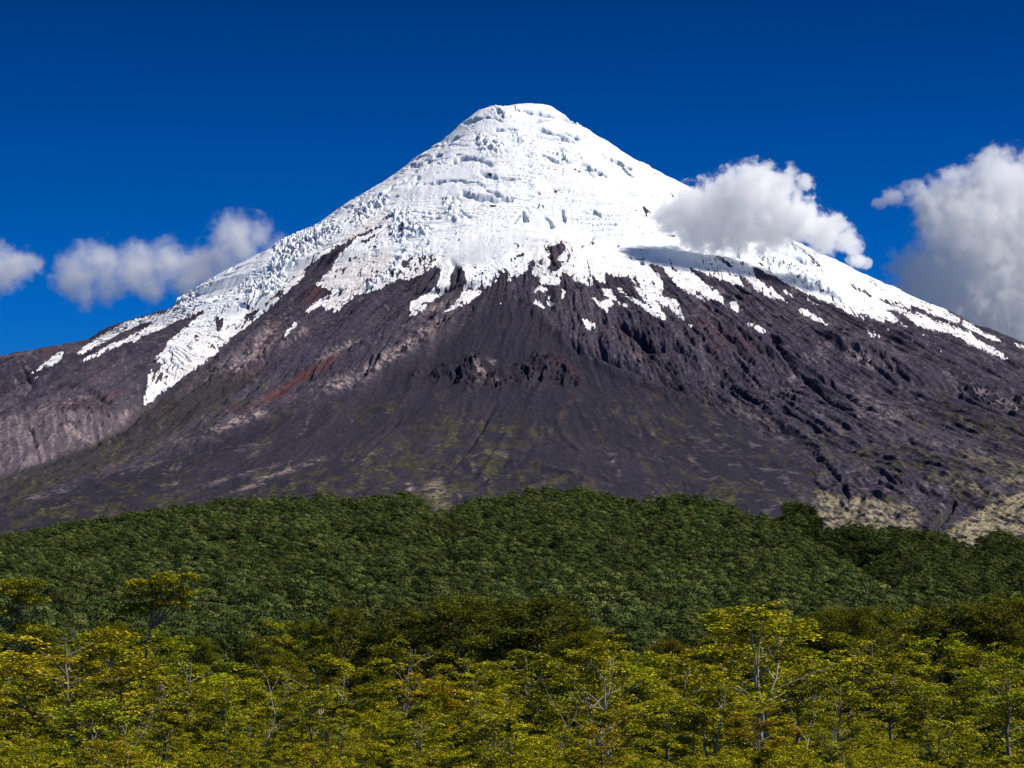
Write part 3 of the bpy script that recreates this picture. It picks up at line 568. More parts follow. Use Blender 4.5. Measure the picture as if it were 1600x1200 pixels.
def grow(seed, H, W, bole, limbs, kind='layer', leaf=0.15, dens=85, pad=(0.45, 0.95), stems=1, lean=(0, 0), thick=0.022, flat=0.14, ac=0.05, fill_pads=30, up=1.6):
    rng = np.random.default_rng(seed); rn = random.Random(seed)
    wd = Wood(); pads = []
    def wig(a, b, n, amp):
        pts = []
        off = Vector((0, 0, 0))
        for i in range(n + 1):
            t = i / n
            off = off * 0.6 + Vector((rn.uniform(-1, 1), rn.uniform(-1, 1), rn.uniform(-.5, .5))) * amp
            pts.append(a.lerp(b, t) + off * math.sin(math.pi * min(t * 1.05, 1)) if i else a.copy())
        return pts
    def env(t):
        if kind == 'flat': return W / 2 * (0.35 + 0.65 * min(1, (t / 0.75))) if t < 0.8 else W / 2 * math.sqrt(max(0.05, 1 - ((t - 0.8) / 0.22) ** 2))
        if kind == 'dome': return W / 2 * math.sqrt(max(0.04, 1 - max(0, (t - 0.28) / 0.74) ** 2))
        return W / 2 * math.sqrt(max(0.03, 1 - max(0, (t - 0.38) / 0.66) ** 2)) * (0.72 + 0.28 * min(1, t / 0.3))
    for s_ in range(stems):
        a0 = rn.uniform(0, 6.28)
        sp = W * 0.20 if stems > 1 else W * 0.05
        top = Vector((math.cos(a0) * sp + lean[0], math.sin(a0) * sp + lean[1], H * rn.uniform(0.80, 0.90)))
        path = wig(Vector((math.cos(a0) * 0.05 * stems, math.sin(a0) * 0.05 * stems, -0.6)), top, 9, H * 0.022)
        R = H * thick / math.sqrt(stems)
        wd.add(path, [R * (1.25 if i == 0 else 1) * (1 - 0.85 * i / 9) for i in range(10)], 8)
        nl = limbs // stems
        for k in range(nl):
            t = (k + rn.random()) / nl
            hz = bole + (0.97 - bole) * t
            i = min(9, max(1, int(hz / 0.88 * 9 * 0.86)))
            st = path[i].lerp(path[max(i - 1, 0)], rn.random() * 0.6)
            an = a0 + k * 2.4 + rn.uniform(-.5, .5)
            rad = env((hz - bole * 0.8) / (1 - bole * 0.8)) * rn.uniform(0.72, 1.08)
            end = Vector((top.x * hz + math.cos(an) * rad, top.y * hz + math.sin(an) * rad, hz * H + rn.uniform(-.02, .04) * H))
            st.z = min(st.z, end.z - rad * 0.25)
            lp = wig(st, end, 5, rad * 0.05 + 0.04)
            r0 = R * 0.42 * (1 - 0.5 * t)
            wd.add(lp, [r0 * (1 - 0.8 * j / 5) + 0.006 for j in range(6)], 5)
            pads.append((end, rn.uniform(*pad), (rn.uniform(-.25, .25), rn.uniform(-.25, .25))))
            for b in range(rn.randint(2, 4)):
                f = rn.uniform(0.35, 1.0)
                bs = lp[min(5, int(f * 5))]
                ba = an + rn.choice((-1, 1)) * rn.uniform(0.4, 1.3)
                bl = rn.uniform(0.22, 0.5) * (rad * 0.6 + W * 0.12)
                be = bs + Vector((math.cos(ba) * bl, math.sin(ba) * bl, rn.uniform(-.05, .22) * bl + 0.05))
                wd.add(wig(bs, be, 3, bl * 0.06), [r0 * 0.4, r0 * 0.3, r0 * 0.2, 0.008], 4)
                pads.append((be, rn.uniform(*pad), (rn.uniform(-.3, .3), rn.uniform(-.3, .3))))
                if rn.random() < 0.5:
                    pads.append((bs.lerp(be, 0.5) + Vector((0, 0, 0.1)), rn.uniform(*pad) * 0.75, (0, 0)))
        for k in range(fill_pads // stems):
            t = rn.random() ** 0.7; hz = bole + (1 - bole) * t
            an = rn.uniform(0, 6.28); rad = env((hz - bole * 0.8) / (1 - bole * 0.8)) * math.sqrt(rn.uniform(0.15, 1.0))
            c = Vector((top.x * hz + math.cos(an) * rad, top.y * hz + math.sin(an) * rad, hz * H))
            pads.append((c, rn.uniform(*pad) * 0.9, (rn.uniform(-.3, .3), rn.uniform(-.3, .3))))
    return wd, leaves_mesh('crown', pads, rng, leaf, dens, flat, ac, up=up)

# kind -> list of (trunk mesh, crown mesh, height)
LIB = {}
def lib(key, n, mat, bark, **kw):
    LIB[key] = []
    for i in range(n):
        k = dict(kw)
        w, lf = grow(hash_seed(key) + i * 13, **k)
        tm = w.mesh('trunk'); tm.materials.append(bark); lf.materials.append(mat)
        LIB[key].append((tm, lf, k['H']))
def umbrella(seed, plates, H, lean):
    rng = np.random.default_rng(seed); rn = random.Random(seed); wd = Wood(); pads = []
    path = [Vector((lean * (t / 9) ** 1.6 * H / 14 + rn.uniform(-.1, .1), rn.uniform(-.1, .1), -0.6 + (H * 0.86 + 0.6) * t / 9)) for t in range(10)]
    wd.add(path, [H * 0.019 * (1 - 0.75 * i / 9) for i in range(10)], 8)
    for (x, z, a) in plates:
        c = Vector((path[9].x + x, 0, z * H)); i = max(2, min(9, int(9 * (z - 0.13) / 0.86)))
        for k in range(4):
            an = k * 1.6 + rn.uniform(-.3, .3); e = c + Vector((math.cos(an) * a * rn.uniform(.5, .95), math.sin(an) * a * 0.8 * rn.uniform(.5, .95), rn.uniform(-.25, .25)))
            m = path[i].lerp(e, 0.55) + Vector((0, 0, -0.25))
            wd.add([path[i], m, e], [H * 0.006, H * 0.0035, 0.012], 5)
        for k in range(int(9 * a)):
            an = rn.uniform(0, 6.28); q_ = math.sqrt(rn.random()) * a
            pads.append((c + Vector((math.cos(an) * q_, math.sin(an) * q_ * 0.8, rn.uniform(-.3, .3) + 0.12 * (a - q_))), rn.uniform(0.45, 0.95), (rn.uniform(-.2, .2), rn.uniform(-.2, .2))))
    return wd, leaves_mesh('crown', pads, rng, 0.12, 170, 0.09, 0.04, up=2.4)
def hash_seed(k): return sum(ord(c) * (i + 3) for i, c in enumerate(k))
lib('beech', 6, M_LEAF, M_BARK, H=7.5, W=7.6, bole=0.24, limbs=13, fill_pads=4, leaf=0.115, dens=165, flat=0.085, pad=(0.6, 1.25), up=2.6)
lib('twin', 3, M_LEAF, M_PALE, H=8.0, W=7.2, bole=0.36, limbs=15, stems=3, thick=0.026, fill_pads=6, leaf=0.115, dens=170, flat=0.085, pad=(0.55, 1.15), up=2.6)
LIB['flat'] = []
for sd, pl, ln in ((5, [(1.4, 0.975, 2.3), (0.0, 0.925, 2.8), (2.0, 0.885, 1.7), (-0.6, 0.865, 2.2), (0.9, 0.81, 2.0), (-1.9, 0.785, 1.9), (0.3, 0.57, 2.3)], 2.0), (8, [(0.6, 0.97, 2.6), (-0.6, 0.92, 2.8), (1.6, 0.87, 2.2), (-1.4, 0.81, 1.8), (1.0, 0.70, 1.5)], 1.0)):
    w, lf = umbrella(sd, pl, 14.0, ln); tm = w.mesh('trunk'); tm.materials.append(M_BARK); lf.materials.append(M_LEAF); LIB['flat'].append((tm, lf, 14.0))
lib('dark', 4, M_DARK, M_BARK, H=12.0, W=9.5, bole=0.20, limbs=26, kind='dome', leaf=0.14, dens=105, pad=(0.7, 1.4), flat=0.22, fill_pads=60)
lib('young', 5, M_LEAF, M_BARK, H=4.4, W=4.2, bole=0.10, limbs=11, leaf=0.095, dens=190, pad=(0.4, 0.85), fill_pads=8, up=2.4, flat=0.10)
lib('bright', 2, M_LEAF, M_BARK, H=9.0, W=7.4, bole=0.16, limbs=20, kind='dome', pad=(0.55, 1.15), fill_pads=22, leaf=0.115, dens=150, up=2.4, flat=0.10)

def gz(u, d): return float(ground_z(np.array([u]), np.array([d]))[0])

TREES = []
def plant(key, px_, d, ytop=None, h=None, tint=(1, 1, 1), var=None, wide=1.0, row=''):
    u = (px_ - 800) / F; z = gz(u, d)
    if h is None: h = (HY - ytop) / F * d - z
    var = RNG.integers(len(LIB[key])) if var is None else var
    tm, lf, H = LIB[key][var]
    s = h / H
    nm = {'dark': 'evergreen_tree', 'young': 'young_beech'}.get(key, 'beech_tree')
    root = bpy.data.objects.new(nm, None); root.empty_display_size = 0.5
    root.location = (u * d, d, z); root.rotation_euler = (0, 0, RNG.uniform(0, 6.28) if key != 'flat' else 0.0)
    root.scale = (s * wide, s * wide, s)
    COL.objects.link(root)
    for n, me in (('trunk', tm), ('crown', lf)):
        c = bpy.data.objects.new(n, me); c.parent = root; COL.objects.link(c)
        if n == 'crown': c.color = (*tint, 1)
    TREES.append(dict(o=root, px=px_, d=d, key=key, row=row, tint=tint, h=h, lbl=None))
    return root

TINTS = {'yellow-green': (1.0, 1.0, 1.0), 'golden': (1.12, 1.02, 1.0), 'lime-green': (0.88, 1.0, 1.0), 'olive': (0.78, 0.80, 1.0), 'orange-tinged': (1.08, 0.86, 1.0), 'deep green': (0.74, 0.80, 1.0)}
def pick_tint(w):
    k = random.choices(list(TINTS), w)[0]
    j = random.uniform(0.88, 1.12)
    return k, tuple(c * j for c in TINTS[k])

def row(name, d0, d1, step_m, ylo, yhi, keys, wts, tw, x0=-60, x1=1660):
    dm = (d0 + d1) / 2; step = step_m / dm * F
    p = x0 + random.random() * step
    while p < x1:
        d = random.uniform(d0, d1)
        key = random.choices(keys, wts)[0]
        base = yhi(p) if callable(yhi) else yhi
        lo = ylo(p) if callable(ylo) else ylo
        tn, tint = pick_tint(tw)
        o = plant(key, p, d, ytop=random.uniform(base, lo), tint=tint, row=name, wide=random.uniform(0.95, 1.2))
        TREES[-1]['tn'] = tn
        p += step * random.uniform(0.7, 1.35)

def prof(xs, ys, k=0): return lambda p: float(np.interp(p, xs, ys)) + k
# the crest of the wood as seen along the bearings
cx = [0, 60, 120, 180, 240, 300, 340, 400, 470, 520, 600, 700, 800, 900, 950, 1000, 1060, 1130, 1200, 1260, 1330, 1420, 1500, 1600]
cy = [985, 985, 975, 985, 1000, 1000, 1005, 985, 985, 985, 1000, 1003, 1000, 990, 990, 1005, 1005, 985, 985, 980, 965, 962, 965, 955]
row('back', 430, 560, 9.0, prof(cx, cy, 15), prof(cx, cy, -25), ['dark', 'beech', 'bright'], [4, 3, 2], [2, 1, 2, 3, 0.4, 2])
row('upper', 300, 375, 6.6, prof(cx, cy, 40), prof(cx, cy, -18), ['beech', 'bright', 'dark', 'twin'], [6, 3, 1.4, 1], [4, 3, 3, 3, 0.6, 1])
row('middle', 225, 275, 6.4, 1062, 1000, ['beech', 'twin', 'bright'], [6, 2, 2], [5, 2, 3, 3, 0.8, 1])
row('third', 180, 215, 5.6, 1100, 1045, ['beech', 'twin', 'bright'], [6, 2, 1], [5, 2, 4, 3, 0.8, 1])
row('second', 150, 172, 5.0, 1135, 1088, ['beech', 'young', 'twin'], [3, 3, 1], [5, 2, 4, 3, 0.8, 1])
row('front', 132, 146, 4.6, 1172, 1135, ['young'], [1], [5, 2, 4, 4, 2, 0.5])
# trees that stand out
def special(key, px_, d, ytop, lbl, tint, var=0, wide=1.0):
    plant(key, px_, d, ytop=ytop, tint=TINTS[tint], var=var, wide=wide, row='special'); TREES[-1]['lbl'] = lbl; TREES[-1]['tn'] = tint
special('flat', 212, 290, 893, 'tall umbrella-shaped beech with a bare leaning trunk rising above the others', 'yellow-green', 0, 0.92)
special('flat', 8, 285, 903, 'tall flat-topped beech cut by the left edge of the photo', 'olive', 1, 0.8)
special('twin', 1190, 222, 945, 'broad beech with pale forking limbs showing, tallest at centre right', 'yellow-green', 0, 1.15)
special('bright', 1180, 320, 938, 'rounded tree with a bright yellow cap behind the pale-limbed beech', 'yellow-green', 0, 1.2)
special('dark', 715, 420, 932, 'dark domed evergreen left of centre, narrower of the two big domes', 'deep green', 0, 1.25)
special('dark', 842, 405, 932, 'widest dark domed evergreen standing directly under the summit', 'deep green', 1, 1.5)
special('dark', 640, 430, 948, 'dark evergreen leaning against the left side of the narrow dome', 'deep green', 2, 1.0)
special('dark', 545, 430, 950, 'small dark evergreen standing left of the dark domes', 'olive', 3, 0.8)
special('dark', 1140, 420, 950, 'dark evergreen left of the yellow-capped tree', 'deep green', 0, 0.8)
special('dark', 1500, 430, 938, 'dark spreading evergreen on the crest below the big cloud', 'deep green', 2, 1.2)
special('dark', 1565, 430, 935, 'highest dark evergreen at the right edge', 'olive', 3, 1.1)
special('dark', 1330, 400, 952, 'dark evergreen right of the pale-limbed beech crown', 'olive', 1, 0.9)
special('bright', 420, 420, 968, 'narrow olive tree standing alone right of the umbrella-shaped beech', 'olive', 1, 0.75)
special('twin', 925, 205, 992, 'beech with twisting pale stems in the centre right foreground', 'yellow-green', 1, 1.0)
special('twin', 1110, 172, 1045, 'low beech with a white forked trunk below the pale-limbed beech', 'yellow-green', 2, 1.0)
special('beech', 115, 250, 974, 'broad golden beech crown left of the umbrella-shaped beech', 'golden', 2, 1.35)
special('beech', 1580, 190, 1020, 'beech on a dark straight trunk near the right edge', 'lime-green', 3, 1.1)

# bare dead stems among the living crowns
def dead_tree(px_, d, ytop, lbl, seed):
    rn = random.Random(seed); u = (px_ - 800) / F; z = gz(u, d); h = (HY - ytop) / F * d - z
    w = Wood()
    def limb(a, dirv, ln, r, lev):
        pts = [a]; v = dirv.copy()
        for i in range(4):
            v = (v + Vector((rn.uniform(-.3, .3), rn.uniform(-.3, .3), rn.uniform(-.05, .25)))).normalized()
            pts.append(pts[-1] + v * ln / 4)
        w.add(pts, [r * (1 - 0.7 * i / 4) for i in range(5)], 6 if lev == 0 else 4)
        if lev < 3:
            for k in range(2 if lev else 4):
                an = rn.uniform(0, 6.28); nd = (v * 0.8 + Vector((math.cos(an), math.sin(an), 0.4)) * 0.8).normalized()
                limb(pts[rn.randint(2, 4)], nd, ln * rn.uniform(0.5, 0.75), r * 0.42, lev + 1)
    limb(Vector((0, 0, -0.5)), Vector((rn.uniform(-.15, .15), 0, 1)), h * 0.62, h * 0.010 + 0.025, 0)
    o = link('dead_tree', w.mesh('dead_tree'), M_PALE, label=lbl, category='dead tree', group='bare dead trees among the beeches')
    o.location = (u * d, d, z)
dead_tree(195, 160, 1060, 'bare grey dead tree at lower left, forked near its base', 1)
dead_tree(395, 190, 1040, 'bare leaning dead stem right of the lower left forked one', 2)
dead_tree(875, 195, 1075, 'bleached broken limb tree below the summit', 3)
dead_tree(1255, 210, 1055, 'thin bare dead tree right of the pale-limbed beech', 5)

# labels: each tree by its look, its row and what it stands below or beside
SPOTS = [(-999, 95, 'at the left edge'), (95, 185, 'left of the umbrella-shaped beech'), (185, 295, 'below the umbrella-shaped beech'), (295, 385, 'right of the umbrella-shaped beech'), (385, 470, 'near the narrow olive tree'), (470, 580, 'near the small dark evergreen'), (580, 680, 'left of the dark domes'),
         (680, 775, 'under the narrow dark dome'), (775, 885, 'under the wide dark dome'), (885, 985, 'right of the wide dark dome'), (985, 1085, 'left of the pale-limbed beech'), (1085, 1215, 'around the pale-limbed beech'), (1215, 1320, 'right of the pale-limbed beech'), (1320, 1425, 'below the wooded gully mouth'), (1425, 1525, 'below the big white cloud'), (1525, 9999, 'at the right edge')]
ROWN = {'back': 'back-row', 'upper': 'fifth-row', 'middle': 'fourth-row', 'third': 'third-row', 'second': 'second-row', 'front': 'front-row'}
KINDN = {'beech': 'layered beech', 'twin': 'pale-stemmed beech', 'bright': 'rounded beech', 'dark': 'evergreen', 'young': 'young beech', 'flat': 'tall beech'}
from collections import defaultdict
cells = defaultdict(list)
for t in TREES:
    t['o']['category'] = 'tree'
    t['o']['group'] = {'dark': 'dark evergreens behind the beeches', 'young': 'young beeches along the front of the wood'}.get(t['key'], 'southern beeches in the foreground wood')
    if t['lbl']: t['o']['label'] = t['lbl']; continue
    sp = next(s for s in SPOTS if s[0] <= t['px'] < s[1])
    cells[(t['row'], sp[2], t['tn'], t['key'])].append(t)
for (rw, sp, tn, key), L in cells.items():
    L.sort(key=lambda t: t['px'])
    for i, t in enumerate(L):
        o = '' if len(L) == 1 else (' (left one)' if i == 0 else (' (right one)' if i == len(L) - 1 else ' (middle one)'))
        t['o']['label'] = f'{tn} {KINDN[key]}, {ROWN[rw]}, {sp}{o}'

# ------------------------------------------------------------------ masses nobody could count: undergrowth, far forest, shrubs on the slope
PROTO = bpy.data.collections.new('plant_masters')
def proto(name, me, mat):
    me.materials.append(mat); o = bpy.data.objects.new(name, me); PROTO.objects.link(o)
def far_tree(seed, H, W, nclump, nq, size, top=0.0):
    rng = np.random.default_rng(seed)
    cs = []; ns = []; tone = []
    for k in range(nclump):
        t = (k + 0.5) / nclump; an = k * 2.4 + rng.uniform(-.4, .4)
        hz = H * (0.38 + 0.56 * t + rng.uniform(-.06, .06)); rad = W / 2 * math.sqrt(max(0.02, 1 - (0.92 * t) ** (2.2 - top))) * rng.uniform(0.6, 1.0)
        c = np.array([math.cos(an) * rad, math.sin(an) * rad, hz]); a = W * rng.uniform(0.19, 0.29)
        n = rng.normal(0, 1, (nq, 3)); n[:, 2] = np.abs(n[:, 2]) * 0.9 + 0.05; n /= np.linalg.norm(n, axis=1)[:, None]
        cs.append(c + n * a * np.array([1, 1, 0.75]) * (0.75 + 0.35 * rng.random((nq, 1)))); nn = n + rng.normal(0, 0.28, n.shape); ns.append(nn / np.linalg.norm(nn, axis=1)[:, None])
        tone.append(np.clip(rng.normal(0.42, 0.25) + rng.normal(0, 0.16, nq), 0, 1))
    c = np.concatenate(cs); nn = np.concatenate(ns); tone = np.concatenate(tone)
    e1 = np.cross(nn, rng.normal(0, 1, c.shape)); e1 /= np.linalg.norm(e1, axis=1)[:, None]; e2 = np.cross(nn, e1)
    l = size * (0.6 + 0.8 * rng.random(len(c)))[:, None]
    v = np.stack([c - e1 * l, c + e2 * l * 0.7, c + e1 * l, c - e2 * l * 0.7], 1).reshape(-1, 3); q = np.arange(len(v)).reshape(-1, 4)
    tv, tq = tube([Vector((0, 0, -2)), Vector((0.1, 0, H * 0.4)), Vector((0, 0.1, H * 0.8))], [H * .02, H * .016, H * .006], 4)
    o = len(v); v = np.concatenate([v, np.array(tv)]); q = np.concatenate([q, np.array(tq) + o])
    me = mesh_from('far_tree', v, q, False)
    a = me.attributes.new('tone', 'FLOAT', 'POINT'); a.data.foreach_set('value', np.concatenate([np.repeat(tone, 4), np.full(len(tv), 0.6)]).astype(np.float32))
    return me
for i in range(6): proto('master_%d' % i, far_tree(300 + i, 13 + i % 3, 9.6 + (i % 2), 12, 150, 0.31, 0.3 * (i % 3)), M_FAR)
SHR = bpy.data.collections.new('shrub_masters')
for i in range(4):
    w, lf = grow(700 + i, 1.9, 2.6, 0.05, 8, leaf=0.10, dens=150, pad=(0.28, 0.55), fill_pads=14)
    lf.materials.append(M_LEAF); o = bpy.data.objects.new('shrub_master_%d' % i, lf); o.color = (0.22, 0.28, 1, 1); SHR.objects.link(o)

def scatter(name, pts, scl, coll, n, label, mat):
    me = bpy.data.meshes.new(name); me.vertices.add(len(pts)); me.vertices.foreach_set('co', np.asarray(pts, np.float32).ravel())
    rng = np.random.default_rng(len(pts))
    a = me.attributes.new('scl', 'FLOAT_VECTOR', 'POINT'); a.data.foreach_set('vector', np.asarray(scl, np.float32).ravel())
    rot = np.zeros((len(pts), 3), np.float32); rot[:, 2] = rng.uniform(0, 6.28, len(pts)); rot[:, :2] = rng.normal(0, 0.06, (len(pts), 2))
    a = me.attributes.new('rot', 'FLOAT_VECTOR', 'POINT'); a.data.foreach_set('vector', rot.ravel())
    a = me.attributes.new('pick', 'INT', 'POINT'); a.data.foreach_set('value', rng.integers(0, n, len(pts)).astype(np.int32))
    o = link(name, me, mat, kind='stuff', label=label)
    t = bpy.data.node_groups.new(name, 'GeometryNodeTree')
    t.interface.new_socket('Geometry', in_out='INPUT', socket_type='NodeSocketGeometry'); t.interface.new_socket('Geometry', in_out='OUTPUT', socket_type='NodeSocketGeometry')
    gi = t.nodes.new('NodeGroupInput'); go = t.nodes.new('NodeGroupOutput')
    ip = t.nodes.new('GeometryNodeInstanceOnPoints'); ci = t.nodes.new('GeometryNodeCollectionInfo')
    ci.inputs['Collection'].default_value = coll; ci.inputs['Separate Children'].default_value = True; ci.inputs['Reset Children'].default_value = True
    def na(nm, typ):
        k = t.nodes.new('GeometryNodeInputNamedAttribute'); k.data_type = typ; k.inputs['Name'].default_value = nm; return k.outputs[0]
    t.links.new(gi.outputs[0], ip.inputs['Points']); t.links.new(ci.outputs[0], ip.inputs['Instance']); ip.inputs['Pick Instance'].default_value = True
    t.links.new(na('pick', 'INT'), ip.inputs['Instance Index']); t.links.new(na('rot', 'FLOAT_VECTOR'), ip.inputs['Rotation']); t.links.new(na('scl', 'FLOAT_VECTOR'), ip.inputs['Scale'])
    t.links.new(ip.outputs[0], go.inputs[0])
    m = o.modifiers.new('scatter', 'NODES'); m.node_group = t
    return o

def forest_points():
    rng = np.random.default_rng(21)
    n = 60000
    d = np.sqrt(rng.uniform(620 ** 2, 3520 ** 2, n)); u = rng.uniform(-0.235, 0.235, n)
    # jittered spacing through a cell filter
    x = u * d; cell = np.floor(x / 7.6).astype(int) * 100003 + np.floor(d / 8.8).astype(int)
    _, i = np.unique(cell, return_index=True)
    u, d = u[i], d[i]
    z = ground_z(u, d)
    s = rng.uniform(0.62, 1.16, len(u)) * np.where(rng.random(len(u)) < 0.06, 1.25, 1)
    # clearing cut by the two ravines is left where the hills end
    p = 800 + F * u
    ok = d < np.where(p < 1230, 3080, 3500)
    s = s * np.where(d < 1000, 0.8, 1) * np.clip(1 + 0.55 * fbm(u * d / 55, d / 75, 3, 341), 0.45, 1.5)
    P_ = np.stack([u * d, d, z - 0.5], -1)
    sv = np.stack([s * rng.uniform(0.9, 1.15, len(s)), s * rng.uniform(0.9, 1.15, len(s)), s], -1)
    return P_[ok], sv[ok]
fp, fs = forest_points()
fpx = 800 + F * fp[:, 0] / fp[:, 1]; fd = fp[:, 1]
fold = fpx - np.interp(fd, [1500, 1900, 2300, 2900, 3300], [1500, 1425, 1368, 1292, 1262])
shady = np.where((fold > -8) & (fd > 1700), 0.22 + 0.78 * np.exp(-(np.clip(fold, 0, None) / 75.0) ** 2), 0.05 * (fbm(fp[:, 0] / 130, fd / 160, 2, 371) > 0.25))  # share of trees given the shade-coloured leaves, highest along the fold
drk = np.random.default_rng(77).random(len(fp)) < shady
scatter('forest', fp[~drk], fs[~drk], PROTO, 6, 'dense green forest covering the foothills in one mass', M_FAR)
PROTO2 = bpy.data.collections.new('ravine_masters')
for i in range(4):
    me = far_tree(340 + i, 14 + i, 9.5, 12, 150, 0.31, 0.2 * i); me.materials.append(M_FAR_SHADE); PROTO2.objects.link(bpy.data.objects.new('ravine_master_%d' % i, me))
scatter('ravine_forest', fp[drk], fs[drk], PROTO2, 4, 'forest in the fold between the two wooded hills, coloured darker as shade', M_FAR_SHADE)

def under_points():
    rng = np.random.default_rng(23); n = 3600
    d = rng.uniform(118 ** 1.1, 620 ** 1.1, n) ** (1 / 1.1); u = rng.uniform(-0.215, 0.215, n)
    s = rng.uniform(0.35, 0.85, n) * np.interp(d, [118, 300, 600], [0.75, 1.1, 1.7])
    return np.stack([u * d, d, ground_z(u, d) - 0.1], -1), np.stack([s, s, s], -1)
q, s = under_points()
scatter('undergrowth', q, s, SHR, 4, 'low yellow-green undergrowth filling the floor between the trees', M_LEAF)

def slope_points():
    rng = np.random.default_rng(29); pts = []; sc = []
    k = (Y < 6800) & (Y > 5300) & (np.abs(U) < 0.19)
    ii = np.flatnonzero(k.ravel())
    ii = rng.choice(ii, 16000, replace=False)
    p = px.ravel()[ii]; q_ = pyc.ravel()[ii]
    w = sample(m_beige, p, q_) * 0.75 + np.clip(sample(m_green, p, q_), 0, 1) * 0.10 * sstep(700, 800, q_) + sstep(790, 812, q_) * sstep(350, 100, p) * 0.12
    w = w + sstep(735, 790, q_) * sstep(0.05, 0.4, fbm(X.ravel()[ii] / 90, Y.ravel()[ii] / 110, 3, 391)) * 0.5
    ok = rng.random(len(ii)) < w * 0.55
    ii = ii[ok]
    s = rng.uniform(0.12, 0.32, len(ii)) * np.where(rng.random(len(ii)) < 0.15, 1.9, 1)
    return P.reshape(-1, 3)[ii], np.stack([s * 1.2, s * 1.2, s], -1)
q, s = slope_points()
scatter('scattered_shrubs', q, s, PROTO, 6, 'dark shrubs dotted over the dry grass of the lower slope', M_FAR)

# ------------------------------------------------------------------ clouds: puffs of real vapour
def cloud(name, puffs, Yc, dens, label, depth=1.0, amp=1.45, nscale=1.0, seed=0, soft=3.0, warp=0.35, squash=1.0, group=None):
    """puffs are (bearing px, elevation px, radius px) sighted at distance Yc; each becomes a ball of vapour with its own offset in depth"""
    rn = random.Random(seed + 50)
    k = Yc / F
    balls = []
    for (a, b, rad) in puffs:
        balls.append((Vector(((a - 800) * k, Yc + rn.uniform(-.35, .35) * rad * k * depth, (HY - b) * k)), rad * k))
    c0 = sum((b[0] for b in balls), Vector()) / len(balls)
    import bmesh
    bm = bmesh.new()
    for c, rad in balls:
        ret = bmesh.ops.create_icosphere(bm, subdivisions=3, radius=rad * 1.22)
        for v in ret['verts']: v.co.y /= squash; v.co += c - c0
    me = bpy.data.meshes.new(name); bm.to_mesh(me); bm.free()
    tmp = bpy.data.objects.new('tmp', me); COL.objects.link(tmp)
    md = tmp.modifiers.new('r', 'REMESH'); md.mode = 'VOXEL'; md.voxel_size = max(6.0, min(b[1] for b in balls) * 0.28)
    dg = bpy.context.evaluated_depsgraph_get(); dg.update()
    m2 = bpy.data.meshes.new_from_object(tmp.evaluated_get(dg)); m2.name = name
    bpy.data.objects.remove(tmp)
    t = NT(name + '_vapour')
    co = t.n('ShaderNodeTexCoord').outputs['Object']
    rm = sum(b[1] for b in balls) / len(balls)
    sc = nscale / rm
    big = t.n('ShaderNodeTexNoise'); t.l(co, big.inputs['Vector']); big.inputs['Scale'].default_value = sc * 1.1; big.inputs['Detail'].default_value = 2.0
    wv = t.n('ShaderNodeVectorMath', operation='MULTIPLY_ADD'); t.l(big.outputs['Color'], wv.inputs[0]); wv.inputs[1].default_value = (rm * warp * 2,) * 3; 
    sub = t.n('ShaderNodeVectorMath', operation='SUBTRACT'); t.l(co, sub.inputs[0]); sub.inputs[1].default_value = (rm * warp,) * 3
    t.l(sub.outputs[0], wv.inputs[2])
    sq_ = t.n('ShaderNodeVectorMath', operation='MULTIPLY'); t.l(wv.outputs[0], sq_.inputs[0]); sq_.inputs[1].default_value = (1, squash, 1); wq = sq_.outputs[0]
    f = None
    for c, rad in balls:
        dn = t.n('ShaderNodeVectorMath', operation='DISTANCE'); t.l(wq, dn.inputs[0]); dn.inputs[1].default_value = (c - c0) * Vector((1, squash, 1))
        g = t.math('MULTIPLY_ADD', dn.outputs['Value'], -1.0 / rad, 1.0)
        f = g if f is None else t.math('SMOOTH_MAX', f, g, 0.12)
    nz = t.noise(co, sc * 1.9, 8, 0.74)
    e = t.math('MULTIPLY_ADD', t.math('SUBTRACT', nz, 0.52), amp * 2, f)
    dd = t.math('MULTIPLY', e, soft, clamp=True)
    dd = t.math('MULTIPLY', dd, dens)
    pv = t.n('ShaderNodeVolumePrincipled'); t.l(dd, pv.inputs['Density']); pv.inputs['Color'].default_value = (0.999, 0.999, 0.999, 1); pv.inputs['Anisotropy'].default_value = 0.15
    t.l(pv.outputs[0], t.out.inputs['Volume'])
    t.m.cycles.volume_step_rate = 0.28
    o = link(name, m2, t.m, label=label, category='cloud')
    if group: o['group'] = group
    o.location = c0
    return o
G = 'clouds around the cone'
cloud('cloud', [(1165, 305, 52), (1125, 322, 50), (1082, 332, 44), (1205, 312, 48), (1245, 342, 42), (1155, 355, 46), (1288, 365, 36), (1320, 374, 24), (1115, 358, 42), (1185, 280, 32), (1225, 288, 26), (1205, 354, 44), (1048, 340, 30), (1338, 402, 16), (1090, 362, 36), (1306, 350, 20), (1335, 384, 17), (1348, 408, 14), (1235, 270, 16), (1255, 285, 18)], 8700, 0.036, 'ragged white cloud hugging the right shoulder of the snow cone', seed=1, group=G, depth=0.6, amp=1.6)
cloud('cloud', [(1590, 335, 105), (1520, 375, 95), (1455, 440, 72), (1560, 285, 60), (1485, 330, 62), (1560, 470, 105), (1630, 320, 80), (1630, 430, 85), (1432, 480, 60), (1500, 520, 85), (1600, 540, 80), (1500, 290, 34), (1545, 248, 26), (1400, 308, 24), (1430, 295, 22), (1376, 318, 14), (1445, 315, 30), (1415, 455, 32), (1408, 490, 28), (1425, 520, 40), (1440, 545, 44), (1395, 500, 14), (1470, 480, 60), (1450, 520, 60)], 12600, 0.015, 'largest cloud, a towering white bank behind the right ridge', seed=2, group=G, nscale=1.2, depth=0.5, squash=1.4, amp=1.05)
